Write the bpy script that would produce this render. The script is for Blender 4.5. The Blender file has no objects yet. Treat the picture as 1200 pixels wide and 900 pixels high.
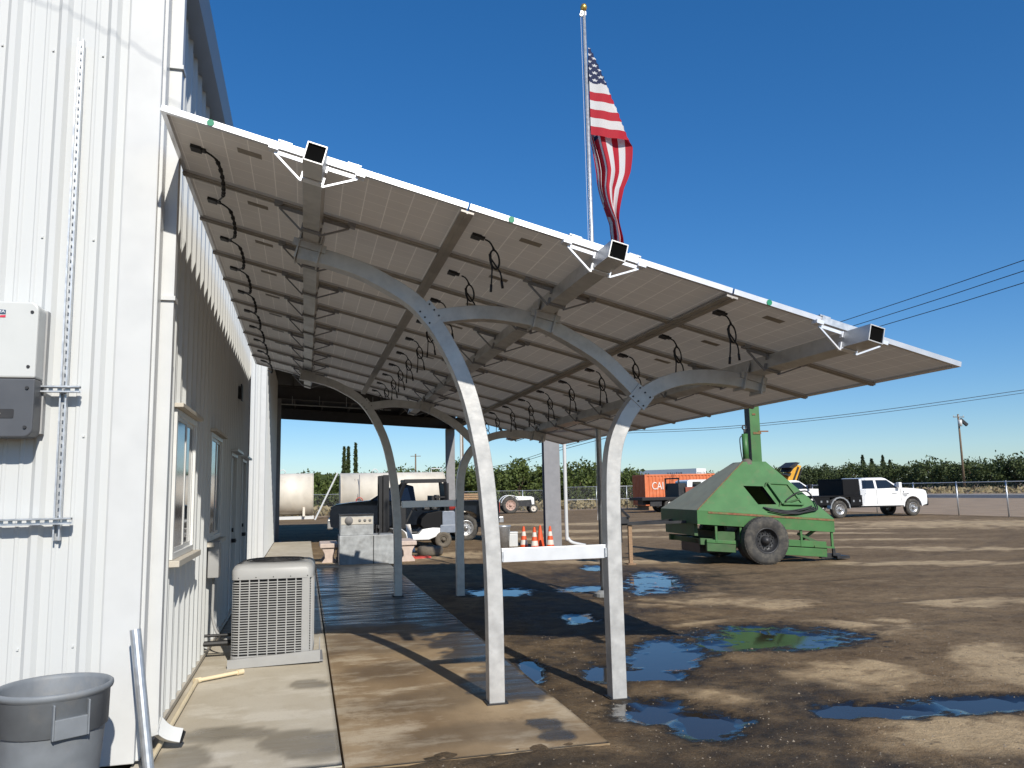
import bpy, bmesh, math, random
import numpy as np
from mathutils import Vector, Matrix
S = bpy.context.scene
COL = S.collection
R = math.radians
PI = math.pi
# ------------------------------------------------------------------ camera, sky, sun, exposure
cam = bpy.data.cameras.new('camera'); cam.lens = 28.05; cam.sensor_width = 36; cam.clip_start = .05; cam.clip_end = 6000
co = bpy.data.objects.new('camera', cam); COL.objects.link(co)
cr, cu, cf = (.96822602, -.24928991, -.01982199), (-.01405002, -.13336497, .9909674), (.24968173, .95920192, .13262997)
m4 = Matrix.Identity(4)
for i in range(3):
    m4[i][0] = cr[i]; m4[i][1] = cu[i]; m4[i][2] = -cf[i]
m4[2][3] = 1.65
co.matrix_world = m4
S.camera = co
SUN = Vector((.65, -3.72, 2.567)).normalized()
SUN_EL = math.asin(SUN.z); SUN_AZ = math.atan2(SUN.x, SUN.y)
w = bpy.data.worlds.new('World'); S.world = w; w.use_nodes = True
wn = w.node_tree
sky = wn.nodes.new('ShaderNodeTexSky'); sky.sky_type = 'NISHITA'; sky.sun_disc = False
sky.sun_elevation = SUN_EL; sky.sun_rotation = SUN_AZ
sky.air_density = 1.0; sky.dust_density = .25; sky.ozone_density = 4.2; sky.altitude = 600
hs = wn.nodes.new('ShaderNodeHueSaturation'); hs.inputs['Saturation'].default_value = 1.42; hs.inputs['Hue'].default_value = .503
gm = wn.nodes.new('ShaderNodeGamma'); gm.inputs[1].default_value = .78; wn.links.new(sky.outputs[0], gm.inputs[0]); wn.links.new(gm.outputs[0], hs.inputs['Color']); tn = wn.nodes.new('ShaderNodeMix'); tn.data_type = 'RGBA'; tn.blend_type = 'MULTIPLY'; tn.inputs[0].default_value = 1; tn.inputs[7].default_value = (.86, .97, 1.08, 1); wn.links.new(hs.outputs[0], tn.inputs[6]); wn.links.new(tn.outputs[2], wn.nodes['Background'].inputs[0]); wn.nodes['Background'].inputs[1].default_value = .15
sl = bpy.data.lights.new('sun', 'SUN'); sl.energy = 4.8; sl.angle = R(.53); sl.color = (1, .95, .86)
so = bpy.data.objects.new('sun', sl); COL.objects.link(so)
so.rotation_euler = SUN.to_track_quat('Z', 'Y').to_euler()
S.view_settings.view_transform = 'Standard'; S.view_settings.look = 'None'; S.view_settings.exposure = .1; S.view_settings.gamma = 1
try: S.view_settings.use_curve_mapping = False
except Exception: pass
S.render.engine = 'CYCLES'
S.cycles.max_bounces = 8; S.cycles.diffuse_bounces = 4; S.cycles.transparent_max_bounces = 12

# ------------------------------------------------------------------ helpers
def lerp(a, b, t): return a + (b - a) * t
class MB:
    def __init__(s): s.v = []; s.f = []; s.m = []; s.s = []; s.cm = 0; s.cs = False; s.uv = None
    def add(s, vs, fs, M=None):
        b = len(s.v)
        for p in vs:
            p = Vector(p)
            s.v.append(tuple(M @ p if M else p))
        for f in fs:
            s.f.append([b + i for i in f]); s.m.append(s.cm); s.s.append(s.cs)
        return s
    def box(s, x0, x1, y0, y1, z0, z1, M=None):
        v = [(x, y, z) for x in (x0, x1) for y in (y0, y1) for z in (z0, z1)]
        return s.add(v, [(0, 1, 3, 2), (4, 6, 7, 5), (0, 4, 5, 1), (2, 3, 7, 6), (0, 2, 6, 4), (1, 5, 7, 3)], M)
    def bar(s, p, q, wd, h=None, up=(0, 0, 1), M=None):
        h = h or wd; p = Vector(p); q = Vector(q); d = (q - p).normalized(); up = Vector(up)
        if abs(d.dot(up)) > .99: up = Vector((0, 1, 0))
        a = d.cross(up).normalized(); b = a.cross(d).normalized()
        v = [e + a * i * wd / 2 + b * j * h / 2 for e in (p, q) for i, j in ((-1, -1), (1, -1), (1, 1), (-1, 1))]
        return s.add(v, [(3, 2, 1, 0), (4, 5, 6, 7), (0, 1, 5, 4), (1, 2, 6, 5), (2, 3, 7, 6), (3, 0, 4, 7)], M)
    def tube(s, pts, r, n=8, M=None, cap=True, rot=0.):
        pts = [Vector(p) for p in pts]; rs = r if isinstance(r, (list, tuple)) else [r] * len(pts)
        ref = None; vs = []; fs = []
        for i, p in enumerate(pts):
            d = (pts[min(i + 1, len(pts) - 1)] - pts[max(i - 1, 0)]).normalized()
            if ref is None:
                ref = Vector((0, 0, 1)) if abs(d.z) < .9 else Vector((1, 0, 0))
            a = d.cross(ref).normalized(); b = a.cross(d).normalized(); ref = b
            for k in range(n):
                t = 2 * PI * k / n + rot
                vs.append(p + (a * math.cos(t) + b * math.sin(t)) * rs[i])
        for i in range(len(pts) - 1):
            for k in range(n):
                fs.append((i * n + k, i * n + (k + 1) % n, (i + 1) * n + (k + 1) % n, (i + 1) * n + k))
        if cap: fs += [tuple(range(n))[::-1], tuple((len(pts) - 1) * n + k for k in range(n))]
        return s.add(vs, fs, M)
    def cyl(s, p, q, r, n=16, r1=None, M=None): return s.tube([p, q], [r, r1 if r1 is not None else r], n, M)
    def prism(s, poly, y0, y1, axis='y', M=None):
        n = len(poly)
        mk = {'y': lambda a, b, t: (a, t, b), 'x': lambda a, b, t: (t, a, b), 'z': lambda a, b, t: (a, b, t)}[axis]
        vs = [mk(a, b, y0) for a, b in poly] + [mk(a, b, y1) for a, b in poly]
        fs = [tuple(range(n)), tuple(range(2 * n - 1, n - 1, -1))] + [(i, i + n, (i + 1) % n + n, (i + 1) % n) for i in range(n)]
        return s.add(vs, fs, M)
    def lathe(s, prof, n=24, M=None, c=(0, 0)):
        vs = []; fs = []
        for r, z in prof:
            for k in range(n):
                t = 2 * PI * k / n; vs.append((c[0] + r * math.cos(t), c[1] + r * math.sin(t), z))
        for i in range(len(prof) - 1):
            for k in range(n): fs.append((i * n + k, i * n + (k + 1) % n, (i + 1) * n + (k + 1) % n, (i + 1) * n + k))
        return s.add(vs, fs, M)
    def mesh(s, name, mats):
        me = bpy.data.meshes.new(name); me.from_pydata(s.v, [], s.f)
        for m in (mats if isinstance(mats, (list, tuple)) else [mats]): me.materials.append(m)
        me.polygons.foreach_set('material_index', s.m); me.polygons.foreach_set('use_smooth', s.s)
        if s.uv:
            u = me.uv_layers.new(name='UVMap'); li = [0] * len(me.loops); me.loops.foreach_get('vertex_index', li)
            u.data.foreach_set('uv', [c for i in li for c in s.uv[i]])
        me.update(); return me
    def build(s, name, mats, parent=None, bevel=0, fix=True, loc=None):
        me = s.mesh(name, mats)
        if fix:
            bm = bmesh.new(); bm.from_mesh(me); bmesh.ops.recalc_face_normals(bm, faces=bm.faces); bm.to_mesh(me); bm.free()
        o = bpy.data.objects.new(name, me); COL.objects.link(o)
        if parent: o.parent = parent
        if loc: o.location = loc
        if bevel:
            b = o.modifiers.new('bevel', 'BEVEL'); b.width = bevel; b.segments = 2; b.limit_method = 'ANGLE'; b.angle_limit = R(40)
        return o
def link(name, me, parent=None, loc=(0, 0, 0), rot=(0, 0, 0)):
    o = bpy.data.objects.new(name, me); COL.objects.link(o); o.parent = parent; o.location = loc; o.rotation_euler = rot; return o
def tag(o, label, cat, group=None):
    o['label'] = label; o['category'] = cat
    if group: o['group'] = group
    return o
def thing(name, label, cat, loc=(0, 0, 0), rz=0, group=None):
    o = bpy.data.objects.new(name, None); COL.objects.link(o); o.location = loc; o.rotation_euler = (0, 0, rz); o.empty_display_size = .2
    return tag(o, label, cat, group)
def struct(o, kind='structure'): o['kind'] = kind; return o
def dup(root, loc, rz=None, label=None, group=None, scale=None):
    def cp(o, par):
        c = o.copy(); COL.objects.link(c)
        if par: c.parent = par
        for ch in o.children: cp(ch, c)
        return c
    r = cp(root, None); r.location = loc
    if rz is not None: r.rotation_euler = (0, 0, rz)
    if scale: r.scale = scale
    if label: r['label'] = label
    if group: r['group'] = group
    return r
def spline(pts, n=8):
    P = [Vector(p) for p in pts]; out = []
    for i in range(len(P) - 1):
        a, b, c, d = P[max(i - 1, 0)], P[i], P[i + 1], P[min(i + 2, len(P) - 1)]
        for k in range(n):
            t = k / n
            out.append(.5 * ((2 * b) + (c - a) * t + (2 * a - 5 * b + 4 * c - d) * t * t + (3 * b - a - 3 * c + d) * t ** 3))
    out.append(P[-1]); return out
# value noise (numpy)
_rs = np.random.RandomState(7); _T = _rs.rand(256, 256)
def vnoise(x, y):
    xi = np.floor(x).astype(int); yi = np.floor(y).astype(int); fx = x - xi; fy = y - yi
    fx = fx * fx * (3 - 2 * fx); fy = fy * fy * (3 - 2 * fy)
    g = lambda a, b: _T[a % 256, b % 256]
    return (g(xi, yi) * (1 - fx) + g(xi + 1, yi) * fx) * (1 - fy) + (g(xi, yi + 1) * (1 - fx) + g(xi + 1, yi + 1) * fx) * fy
def fbm(x, y, o=4):
    s = 0; a = .5; t = 0
    for k in range(o): s = s + a * vnoise(x * 2 ** k + 17 * k, y * 2 ** k + 31 * k); t += a; a *= .55
    return s / t
def sm(a, b, x):
    t = np.clip((x - a) / (b - a), 0, 1); return t * t * (3 - 2 * t)
# ------------------------------------------------------------------ materials
def nt(name):
    m = bpy.data.materials.new(name); m.use_nodes = True; t = m.node_tree
    return m, t, t.nodes['Principled BSDF'], (lambda k: t.nodes.new('ShaderNode' + k)), t.links.new
def pm(name, col, rough=.6, metal=0., var=.12, scale=6., bump=0., bscale=60., dirt=None, damt=.3, dscale=3., spec=.5, stretch=(1, 1, 1), rvar=.1, dark=None):
    m, t, b, N, L = nt(name)
    tc = N('TexCoord'); mp = N('Mapping'); mp.inputs['Scale'].default_value = stretch; L(tc.outputs['Object'], mp.inputs[0])
    n1 = N('TexNoise'); n1.inputs['Scale'].default_value = scale; n1.inputs['Detail'].default_value = 5; L(mp.outputs[0], n1.inputs[0])
    mix = N('Mix'); mix.data_type = 'RGBA'
    c = Vector(col); mix.inputs[6].default_value = (*(c * (1 - var)), 1); mix.inputs[7].default_value = (*[min(1, x) for x in c * (1 + var)], 1)
    rmp = N('MapRange'); rmp.inputs[1].default_value = .3; rmp.inputs[2].default_value = .7; L(n1.outputs[0], rmp.inputs[0]); L(rmp.outputs[0], mix.inputs[0])
    out = mix.outputs[2]
    if dirt:
        n2 = N('TexNoise'); n2.inputs['Scale'].default_value = dscale; n2.inputs['Detail'].default_value = 8; n2.inputs['Roughness'].default_value = .7; L(mp.outputs[0], n2.inputs[0])
        r2 = N('MapRange'); r2.inputs[1].default_value = .62 - damt * .4; r2.inputs[2].default_value = .82 - damt * .3; r2.inputs[4].default_value = min(1, damt * 1.6); L(n2.outputs[0], r2.inputs[0])
        mx = N('Mix'); mx.data_type = 'RGBA'; L(r2.outputs[0], mx.inputs[0]); L(out, mx.inputs[6]); mx.inputs[7].default_value = (*dirt, 1); out = mx.outputs[2]
    L(out, b.inputs['Base Color'])
    rr = N('MapRange'); rr.inputs[3].default_value = max(.02, rough - rvar); rr.inputs[4].default_value = min(1, rough + rvar); L(n1.outputs[0], rr.inputs[0]); L(rr.outputs[0], b.inputs['Roughness'])
    b.inputs['Metallic'].default_value = metal; b.inputs['Specular IOR Level'].default_value = spec
    if bump:
        n3 = N('TexNoise'); n3.inputs['Scale'].default_value = bscale; n3.inputs['Detail'].default_value = 4; L(tc.outputs['Object'], n3.inputs[0])
        bp = N('Bump'); bp.inputs['Strength'].default_value = bump; bp.inputs['Distance'].default_value = .02; L(n3.outputs[0], bp.inputs['Height']); L(bp.outputs[0], b.inputs['Normal'])
    return m
M_wall = pm('white_wall_paint', (.565, .575, .565), .42, var=.03, scale=1.5, dirt=(.55, .54, .5), damt=.10, dscale=1.4, stretch=(1, 1, .25))
M_trim = pm('white_trim', (.575, .58, .57), .4, var=.03, dirt=(.5, .48, .42), damt=.1)
M_gutter = pm('grey_gutter', (.34, .38, .42), .45, var=.05)
M_vinyl = pm('white_vinyl', (.66, .66, .64), .4, var=.04)
M_tan = pm('tan_trim', (.52, .475, .40), .6, var=.08)
M_alu = pm('mill_aluminium', (.56, .55, .53), .44, .45, var=.10, scale=9, dirt=(.34, .335, .325), damt=.36, dscale=5, rvar=.14, bump=.06, bscale=25)
M_alub = pm('bright_aluminium', (.80, .81, .83), .33, .35, var=.05, scale=8)
M_frame = pm('anodised_frame', (.62, .62, .63), .4, .6, var=.04)
M_galv = pm('galvanised_steel', (.55, .57, .59), .42, .7, var=.15, scale=22, dirt=(.38, .38, .38), damt=.2)
M_galvd = pm('weathered_galvanised', (.36, .37, .37), .6, .35, var=.22, scale=7, dirt=(.15, .14, .13), damt=.35, dscale=4)
M_tubeshade = pm('tube_shade', (.006, .006, .006), .95, var=.1, spec=.0)
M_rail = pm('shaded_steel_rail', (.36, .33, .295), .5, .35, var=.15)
M_black = pm('black_plastic', (.009, .009, .010), .5, var=.2)
M_dark = pm('dark_metal', (.03, .03, .032), .5, .2, var=.3, dirt=(.09, .07, .05), damt=.2)
M_steel = pm('grey_primer_steel', (.23, .23, .24), .6, .1, var=.1, dirt=(.14, .13, .12), damt=.2)
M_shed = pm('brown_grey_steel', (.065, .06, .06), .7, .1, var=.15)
M_grey = pm('grey_enamel', (.325, .325, .32), .45, var=.05, dirt=(.3, .25, .18), damt=.12, dscale=5)
M_bin = pm('grey_bin_plastic', (.19, .205, .22), .55, var=.10, scale=10, dirt=(.32, .30, .27), damt=.25, dscale=7)
M_green = pm('green_machine_paint', (.050, .155, .044), .5, var=.12, scale=3, dirt=(.17, .12, .065), damt=.24, dscale=5, bump=.04, bscale=8)
M_olive = pm('dusty_lit_green', (.25, .25, .175), .7, var=.12, scale=3, dirt=(.2, .14, .09), damt=.25, dscale=4)
M_greend = pm('dark_and_shaded_green', (.05, .12, .04), .6, var=.2, dirt=(.06, .05, .035), damt=.4)
M_rust = pm('rusty_steel', (.23, .10, .05), .85, var=.35, scale=14, dirt=(.07, .17, .06), damt=.5, dscale=7)
M_rubber = pm('tyre_rubber', (.045, .043, .040), .85, var=.25, scale=8, dirt=(.17, .15, .12), damt=.42, dscale=5)
M_rubberd = pm('dusty_rubber', (.13, .11, .085), .9, var=.25, scale=8)
M_white = pm('white_car_paint', (.80, .80, .79), .22, var=.02, spec=.6, dirt=(.5, .42, .3), damt=.06)
M_navy = pm('dark_navy_paint', (.008, .011, .017), .22, var=.1, spec=.4)
M_navyb = pm('satin_black_paint', (.006, .006, .007), .6, var=.15, spec=.2)
M_cream = pm('dirty_cream_paint', (.66, .60, .50), .55, var=.08, scale=2, dirt=(.36, .27, .17), damt=.22, dscale=1.5, stretch=(1, 1, .5))
M_orange = pm('faded_orange_paint', (.62, .16, .055), .6, var=.12, scale=2, dirt=(.5, .28, .17), damt=.3, dscale=2)
M_cone = pm('cone_orange', (.70, .09, .02), .5, var=.08)
M_coned = pm('dirty_cone_white', (.66, .60, .52), .55, var=.1)
M_yel = pm('machine_yellow', (.62, .32, .03), .45, var=.12)
M_conc = pm('pinkish_concrete', (.52, .42, .36), .8, var=.12, scale=8, bump=.15, bscale=40)
M_block = pm('grey_concrete', (.22, .21, .20), .85, var=.2, scale=9, bump=.2, bscale=40)
M_wood = pm('weathered_wood', (.30, .19, .11), .8, var=.25, scale=6, stretch=(1, 1, 8))
M_pole = pm('pole_wood', (.16, .115, .075), .85, var=.2, scale=5)
M_pvc = pm('tan_pvc', (.72, .60, .40), .45, var=.06)
M_cable = pm('black_cable', (.012, .012, .013), .55, var=.2)
M_red = pm('red_paint', (.45, .05, .04), .5, var=.15)
M_brick = pm('red_brown_panel', (.25, .06, .035), .7, var=.2)
M_gold = pm('gold_ball', (.75, .48, .12), .3, .8, var=.1)
M_chrome = pm('dull_wheel_metal', (.45, .45, .45), .35, .7, var=.15, dirt=(.2, .17, .13), damt=.25)
M_label = pm('grey_sticker', (.27, .24, .20), .6, var=.1)
M_wire = pm('overhead_wire', (.03, .03, .032), .6)
M_inv = pm('inverter_light_grey', (.56, .57, .55), .4, var=.02)
M_invd = pm('inverter_dark_grey', (.075, .08, .09), .45, var=.06)
M_blue = pm('logo_blue', (.03, .07, .13), .5); M_lred = pm('logo_red', (.65, .02, .06), .5); M_lwhite = pm('logo_white', (.8, .82, .85), .5)
M_text = pm('white_lettering', (.75, .68, .62), .6, var=.1); M_textd = pm('dark_lettering', (.03, .035, .05), .5)
M_trside_shade = pm('trailer_side_shade', (.30, .38, .46), .5, var=.08); M_trw = pm('trailer_white', (.8, .8, .78), .5)  # blue-grey stands for the shade on the white trailer's side
M_stone = pm('gravel_stone', (.20, .165, .125), .9, var=.55, scale=2.3)
M_lens = pm('headlamp_lens', (.5, .5, .5), .1, spec=.8)
def m_glass(name, col, rough=.04):
    m, t, b, N, L = nt(name); b.inputs['Base Color'].default_value = (*col, 1); b.inputs['Roughness'].default_value = rough; b.inputs['IOR'].default_value = 1.55
    b.inputs['Specular IOR Level'].default_value = .7; return m
M_pane = m_glass('window_glass', (.02, .025, .03)); M_blind = m_glass('glass_over_blind', (.17, .145, .13), .12); M_cglass = m_glass('vehicle_glass', (.012, .014, .016))
M_solar = m_glass('solar_glass', (.01, .014, .03), .08)
def m_back(glass=False):
    m, t, b, N, L = nt('solar_glass' if glass else 'panel_backsheet'); tc = N('TexCoord'); sp = N('SeparateXYZ'); L(tc.outputs['Object'], sp.inputs[0])
    def line(sock, per, off, wdt):
        a = N('Math'); a.operation = 'ADD'; a.inputs[1].default_value = off; L(sock, a.inputs[0])
        d = N('Math'); d.operation = 'DIVIDE'; d.inputs[1].default_value = per; L(a.outputs[0], d.inputs[0])
        f = N('Math'); f.operation = 'FRACT'; L(d.outputs[0], f.inputs[0])
        s = N('Math'); s.operation = 'SUBTRACT'; s.inputs[1].default_value = .5; L(f.outputs[0], s.inputs[0])
        ab = N('Math'); ab.operation = 'ABSOLUTE'; L(s.outputs[0], ab.inputs[0])
        g = N('MapRange'); g.inputs[1].default_value = .5 - wdt * 1.6; g.inputs[2].default_value = .5 - wdt * .4; L(ab.outputs[0], g.inputs[0]); return g.outputs[0]
    lx = line(sp.outputs[0], .1595, -.04, .02); ly = line(sp.outputs[1], .1575, -.025, .014)
    mx = N('Math'); mx.operation = 'MAXIMUM'; L(lx, mx.inputs[0]); L(ly, mx.inputs[1])
    n = N('TexNoise'); n.inputs['Scale'].default_value = 3; L(tc.outputs['Object'], n.inputs[0])
    c0 = N('Mix'); c0.data_type = 'RGBA'; c0.inputs[6].default_value = (.68, .615, .525, 1); c0.inputs[7].default_value = (.75, .68, .585, 1); L(n.outputs[0], c0.inputs[0])
    c = N('Mix'); c.data_type = 'RGBA'; L(mx.outputs[0], c.inputs[0]); L(c0.outputs[2], c.inputs[6]); c.inputs[7].default_value = (.93, .85, .73, 1)  # cell gaps painted paler, for light leaking between the cells
    L(c.outputs[2], b.inputs['Base Color']); b.inputs['Roughness'].default_value = .5
    if glass:
        b.inputs['Base Color'].default_value = (.01, .014, .03, 1); t.links.remove(b.inputs['Base Color'].links[0]); b.inputs['Roughness'].default_value = .08
        tr = N('BsdfTransparent'); f = N('MapRange'); f.inputs[3].default_value = .26; f.inputs[4].default_value = .36; L(mx.outputs[0], f.inputs[0])
    else:
        tr = N('BsdfTranslucent'); L(c.outputs[2], tr.inputs[0]); f = N('Value'); f.outputs[0].default_value = .32
    ms = N('MixShader'); L(f.outputs[0], ms.inputs[0]); L(b.outputs[0], ms.inputs[1]); L(tr.outputs[0], ms.inputs[2]); L(ms.outputs[0], t.nodes['Material Output'].inputs[0])
    return m
M_back = m_back()
def m_leaf(name, c0, c1):
    m, t, b, N, L = nt(name); tc = N('TexCoord'); gi = N('NewGeometry'); n = N('TexNoise'); n.inputs['Scale'].default_value = 1.1; n.inputs['Detail'].default_value = 3; L(gi.outputs['Position'], n.inputs[0])
    rr = N('MapRange'); rr.inputs[1].default_value = .35; rr.inputs[2].default_value = .68; L(n.outputs[0], rr.inputs[0])
    a = N('Math'); a.operation = 'MULTIPLY_ADD'; a.inputs[1].default_value = .5; L(gi.outputs['Random Per Island'], a.inputs[0]); h = N('Math'); h.operation = 'MULTIPLY'; h.inputs[1].default_value = .6; L(rr.outputs[0], h.inputs[0]); L(h.outputs[0], a.inputs[2])
    mx = N('Mix'); mx.data_type = 'RGBA'; L(a.outputs[0], mx.inputs[0]); mx.inputs[6].default_value = (*c0, 1); mx.inputs[7].default_value = (*c1, 1)
    L(mx.outputs[2], b.inputs['Base Color']); b.inputs['Roughness'].default_value = .7
    tr = N('BsdfTranslucent'); L(mx.outputs[2], tr.inputs[0]); ms = N('MixShader'); ms.inputs[0].default_value = .25
    L(b.outputs[0], ms.inputs[1]); L(tr.outputs[0], ms.inputs[2]); L(ms.outputs[0], t.nodes['Material Output'].inputs[0]); return m
M_leafA = m_leaf('orchard_leaf', (.035, .055, .012), (.13, .17, .035))
M_leafB = m_leaf('dark_orchard_leaf', (.03, .045, .015), (.085, .115, .03))
M_leafC = m_leaf('conifer_needles', (.015, .028, .012), (.04, .062, .022))
M_grass = m_leaf('dry_grass', (.22, .17, .08), (.38, .31, .17))
def m_mesh():
    m, t, b, N, L = nt('chain_link_wire'); tc = N('TexCoord'); sp = N('SeparateXYZ'); L(tc.outputs['Object'], sp.inputs[0]); res = []
    for sgn in (1, -1):
        a = N('Math'); a.operation = 'MULTIPLY_ADD'; a.inputs[1].default_value = sgn; L(sp.outputs[2], a.inputs[0]); L(sp.outputs[0], a.inputs[2])
        d = N('Math'); d.operation = 'MULTIPLY'; d.inputs[1].default_value = 14.; L(a.outputs[0], d.inputs[0])
        f = N('Math'); f.operation = 'FRACT'; L(d.outputs[0], f.inputs[0]); g = N('Math'); g.operation = 'LESS_THAN'; g.inputs[1].default_value = .04; L(f.outputs[0], g.inputs[0]); res.append(g.outputs[0])
    mx = N('Math'); mx.operation = 'MAXIMUM'; L(res[0], mx.inputs[0]); L(res[1], mx.inputs[1]); L(mx.outputs[0], b.inputs['Alpha'])
    b.inputs['Base Color'].default_value = (.35, .36, .36, 1); b.inputs['Metallic'].default_value = .5; b.inputs['Roughness'].default_value = .5; return m
M_link = m_mesh()
def m_dirt():
    m, t, b, N, L = nt('dirt_yard'); gi = N('NewGeometry')
    def noise(sc, det=6, st=(1, 1, 1), ro=.6):
        mp = N('Mapping'); mp.inputs['Scale'].default_value = st; L(gi.outputs['Position'], mp.inputs[0]); n = N('TexNoise'); n.inputs['Scale'].default_value = sc; n.inputs['Detail'].default_value = det; n.inputs['Roughness'].default_value = ro; L(mp.outputs[0], n.inputs[0]); return n.outputs[0]
    def mr(s, a, c, lo=0, hi=1):
        r = N('MapRange'); r.inputs[1].default_value = a; r.inputs[2].default_value = c; r.inputs[3].default_value = lo; r.inputs[4].default_value = hi; L(s, r.inputs[0]); return r.outputs[0]
    def mix(f, a, c):
        x = N('Mix'); x.data_type = 'RGBA'; L(f, x.inputs[0])
        for i, v in ((6, a), (7, c)):
            if isinstance(v, tuple): x.inputs[i].default_value = (*v, 1)
            else: L(v, x.inputs[i])
        return x.outputs[2]
    def att(n): a = N('Attribute'); a.attribute_name = n; return a.outputs['Fac']
    big = mr(noise(.55, 6, (.55, 1.25, 1)), .36, .64); fine = noise(38, 5, ro=.75); med = noise(4.5, 7, ro=.65)
    c = mix(big, (.142, .090, .046), (.25, .170, .092))
    c = mix(mr(med, .44, .74, 0, .75), c, (.30, .212, .12))
    c = mix(mr(noise(9, 7, (.6, 1.2, 1), .7), .52, .68, 0, .55), c, (.045, .031, .019))
    c = mix(mr(fine, .50, .70, 0, .65), c, (.045, .034, .024))
    c = mix(mr(noise(60, 3, ro=.8), .58, .70, 0, .75), c, (.36, .29, .20))
    c = mix(mr(noise(110, 2, ro=.8), .62, .72, 0, .7), c, (.03, .024, .018))
    tb = N('Math'); tb.operation = 'MULTIPLY_ADD'; L(mr(noise(3.2, 9, (.55, 1.3, 1), .72), .25, .75, -.42, .42), tb.inputs[0]); tb.inputs[1].default_value = 1; L(att('tan'), tb.inputs[2])
    ta = N('Math'); ta.operation = 'MULTIPLY'; L(mr(tb.outputs[0], .22, .95, 0, .85), ta.inputs[0]); L(mr(fine, .3, .65, .45, 1), ta.inputs[1])
    c = mix(ta.outputs[0], c, (.64, .475, .28))
    wet = att('wet'); wk = N('Math'); wk.operation = 'MULTIPLY'; L(wet, wk.inputs[0]); L(mr(med, .25, .7, 1, .72), wk.inputs[1]); c = mix(wk.outputs[0], c, (.020, .014, .008))
    pf = N('Math'); pf.operation = 'MULTIPLY_ADD'; L(mr(noise(7.5, 7, (.8, 1.3, 1), .68), .2, .8, -.5, .5), pf.inputs[0]); pf.inputs[1].default_value = 1; L(att('pud'), pf.inputs[2])
    glz = mr(pf.outputs[0], .40, .62); c = mix(mr(pf.outputs[0], .12, .5), c, (.014, .011, .008)); L(c, b.inputs['Base Color'])
    rg = N('Mix'); L(glz, rg.inputs[0]); L(mr(wet, 0, 1, .95, .6), rg.inputs[2]); rg.inputs[3].default_value = .08; L(rg.outputs[0], b.inputs['Roughness'])
    L(mr(glz, 0, 1, .25, .42), b.inputs['Specular IOR Level']); 
    add = N('Math'); add.operation = 'MULTIPLY_ADD'; add.inputs[1].default_value = .5; L(noise(120, 4, ro=.7), add.inputs[0]); L(noise(22, 6, ro=.7), add.inputs[2])
    bp = N('Bump'); L(mr(glz, 0, 1, .8, .03), bp.inputs['Strength']); bp.inputs['Distance'].default_value = .03; L(add.outputs[0], bp.inputs['Height']); L(bp.outputs[0], b.inputs['Normal'])
    return m
M_dirt = m_dirt()
def m_slab(name, base, hi, stain, wetc):
    m, t, b, N, L = nt(name); gi = N('NewGeometry')
    def noise(sc, det=6, st=(1, 1, 1), ro=.6):
        mp = N('Mapping'); mp.inputs['Scale'].default_value = st; L(gi.outputs['Position'], mp.inputs[0]); n = N('TexNoise'); n.inputs['Scale'].default_value = sc; n.inputs['Detail'].default_value = det; n.inputs['Roughness'].default_value = ro; L(mp.outputs[0], n.inputs[0]); return n.outputs[0]
    def mr(s, a, c, lo=0, hi2=1):
        r = N('MapRange'); r.inputs[1].default_value = a; r.inputs[2].default_value = c; r.inputs[3].default_value = lo; r.inputs[4].default_value = hi2; L(s, r.inputs[0]); return r.outputs[0]
    def mix(f, a, c):
        x = N('Mix'); x.data_type = 'RGBA'; L(f, x.inputs[0])
        for i, v in ((6, a), (7, c)):
            if isinstance(v, tuple): x.inputs[i].default_value = (*v, 1)
            else: L(v, x.inputs[i])
        return x.outputs[2]
    def att(n): a = N('Attribute'); a.attribute_name = n; return a.outputs['Fac']
    c = mix(mr(noise(.9, 6, (1, .55, 1)), .38, .62), stain, base)
    c = mix(mr(noise(1.7, 8, (.7, 1.4, 1), .68), .50, .60, 0, .75), c, hi)
    c = mix(mr(noise(2.6, 9, (1, .7, 1), .72), .55, .62, 0, .55), c, stain)
    c = mix(mr(noise(70, 3), .55, .72, 0, .4), c, tuple(x * .55 for x in base))
    c = mix(mr(noise(9, 8, ro=.75), .60, .75, 0, .35), c, tuple(x * .6 for x in stain))
    wet = att('wet'); c = mix(wet, c, wetc); L(c, b.inputs['Base Color'])
    rn = mr(noise(3.2, 6, (.35, 2.2, 1)), .36, .62, .07, .42)
    ro = N('Mix'); L(wet, ro.inputs[0]); ro.inputs[2].default_value = .82; L(rn, ro.inputs[3]); L(ro.outputs[0], b.inputs['Roughness'])
    bp = N('Bump'); bp.inputs['Strength'].default_value = .12; bp.inputs['Distance'].default_value = .01; L(noise(45, 5, ro=.7), bp.inputs['Height']); L(bp.outputs[0], b.inputs['Normal'])
    return m
M_slab = m_slab('stained_concrete', (.34, .245, .14), (.47, .385, .27), (.195, .128, .065), (.030, .025, .021))
M_walk = m_slab('grey_concrete_walk', (.52, .47, .38), (.58, .53, .44), (.43, .375, .285), (.19, .16, .115))
def m_water():
    m, t, b, N, L = nt('puddle_water'); b.inputs['Base Color'].default_value = (.030, .023, .016, 1); b.inputs['Roughness'].default_value = .06; b.inputs['IOR'].default_value = 1.33; b.inputs['Specular IOR Level'].default_value = .42
    gi = N('NewGeometry'); n = N('TexNoise'); n.inputs['Scale'].default_value = 3; L(gi.outputs['Position'], n.inputs[0]); bp = N('Bump'); bp.inputs['Strength'].default_value = .03; bp.inputs['Distance'].default_value = .02; L(n.outputs[0], bp.inputs['Height']); L(bp.outputs[0], b.inputs['Normal']); return m
M_water = m_water()
M_road = pm('asphalt_road', (.06, .06, .066), .85, var=.12, scale=1)
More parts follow.
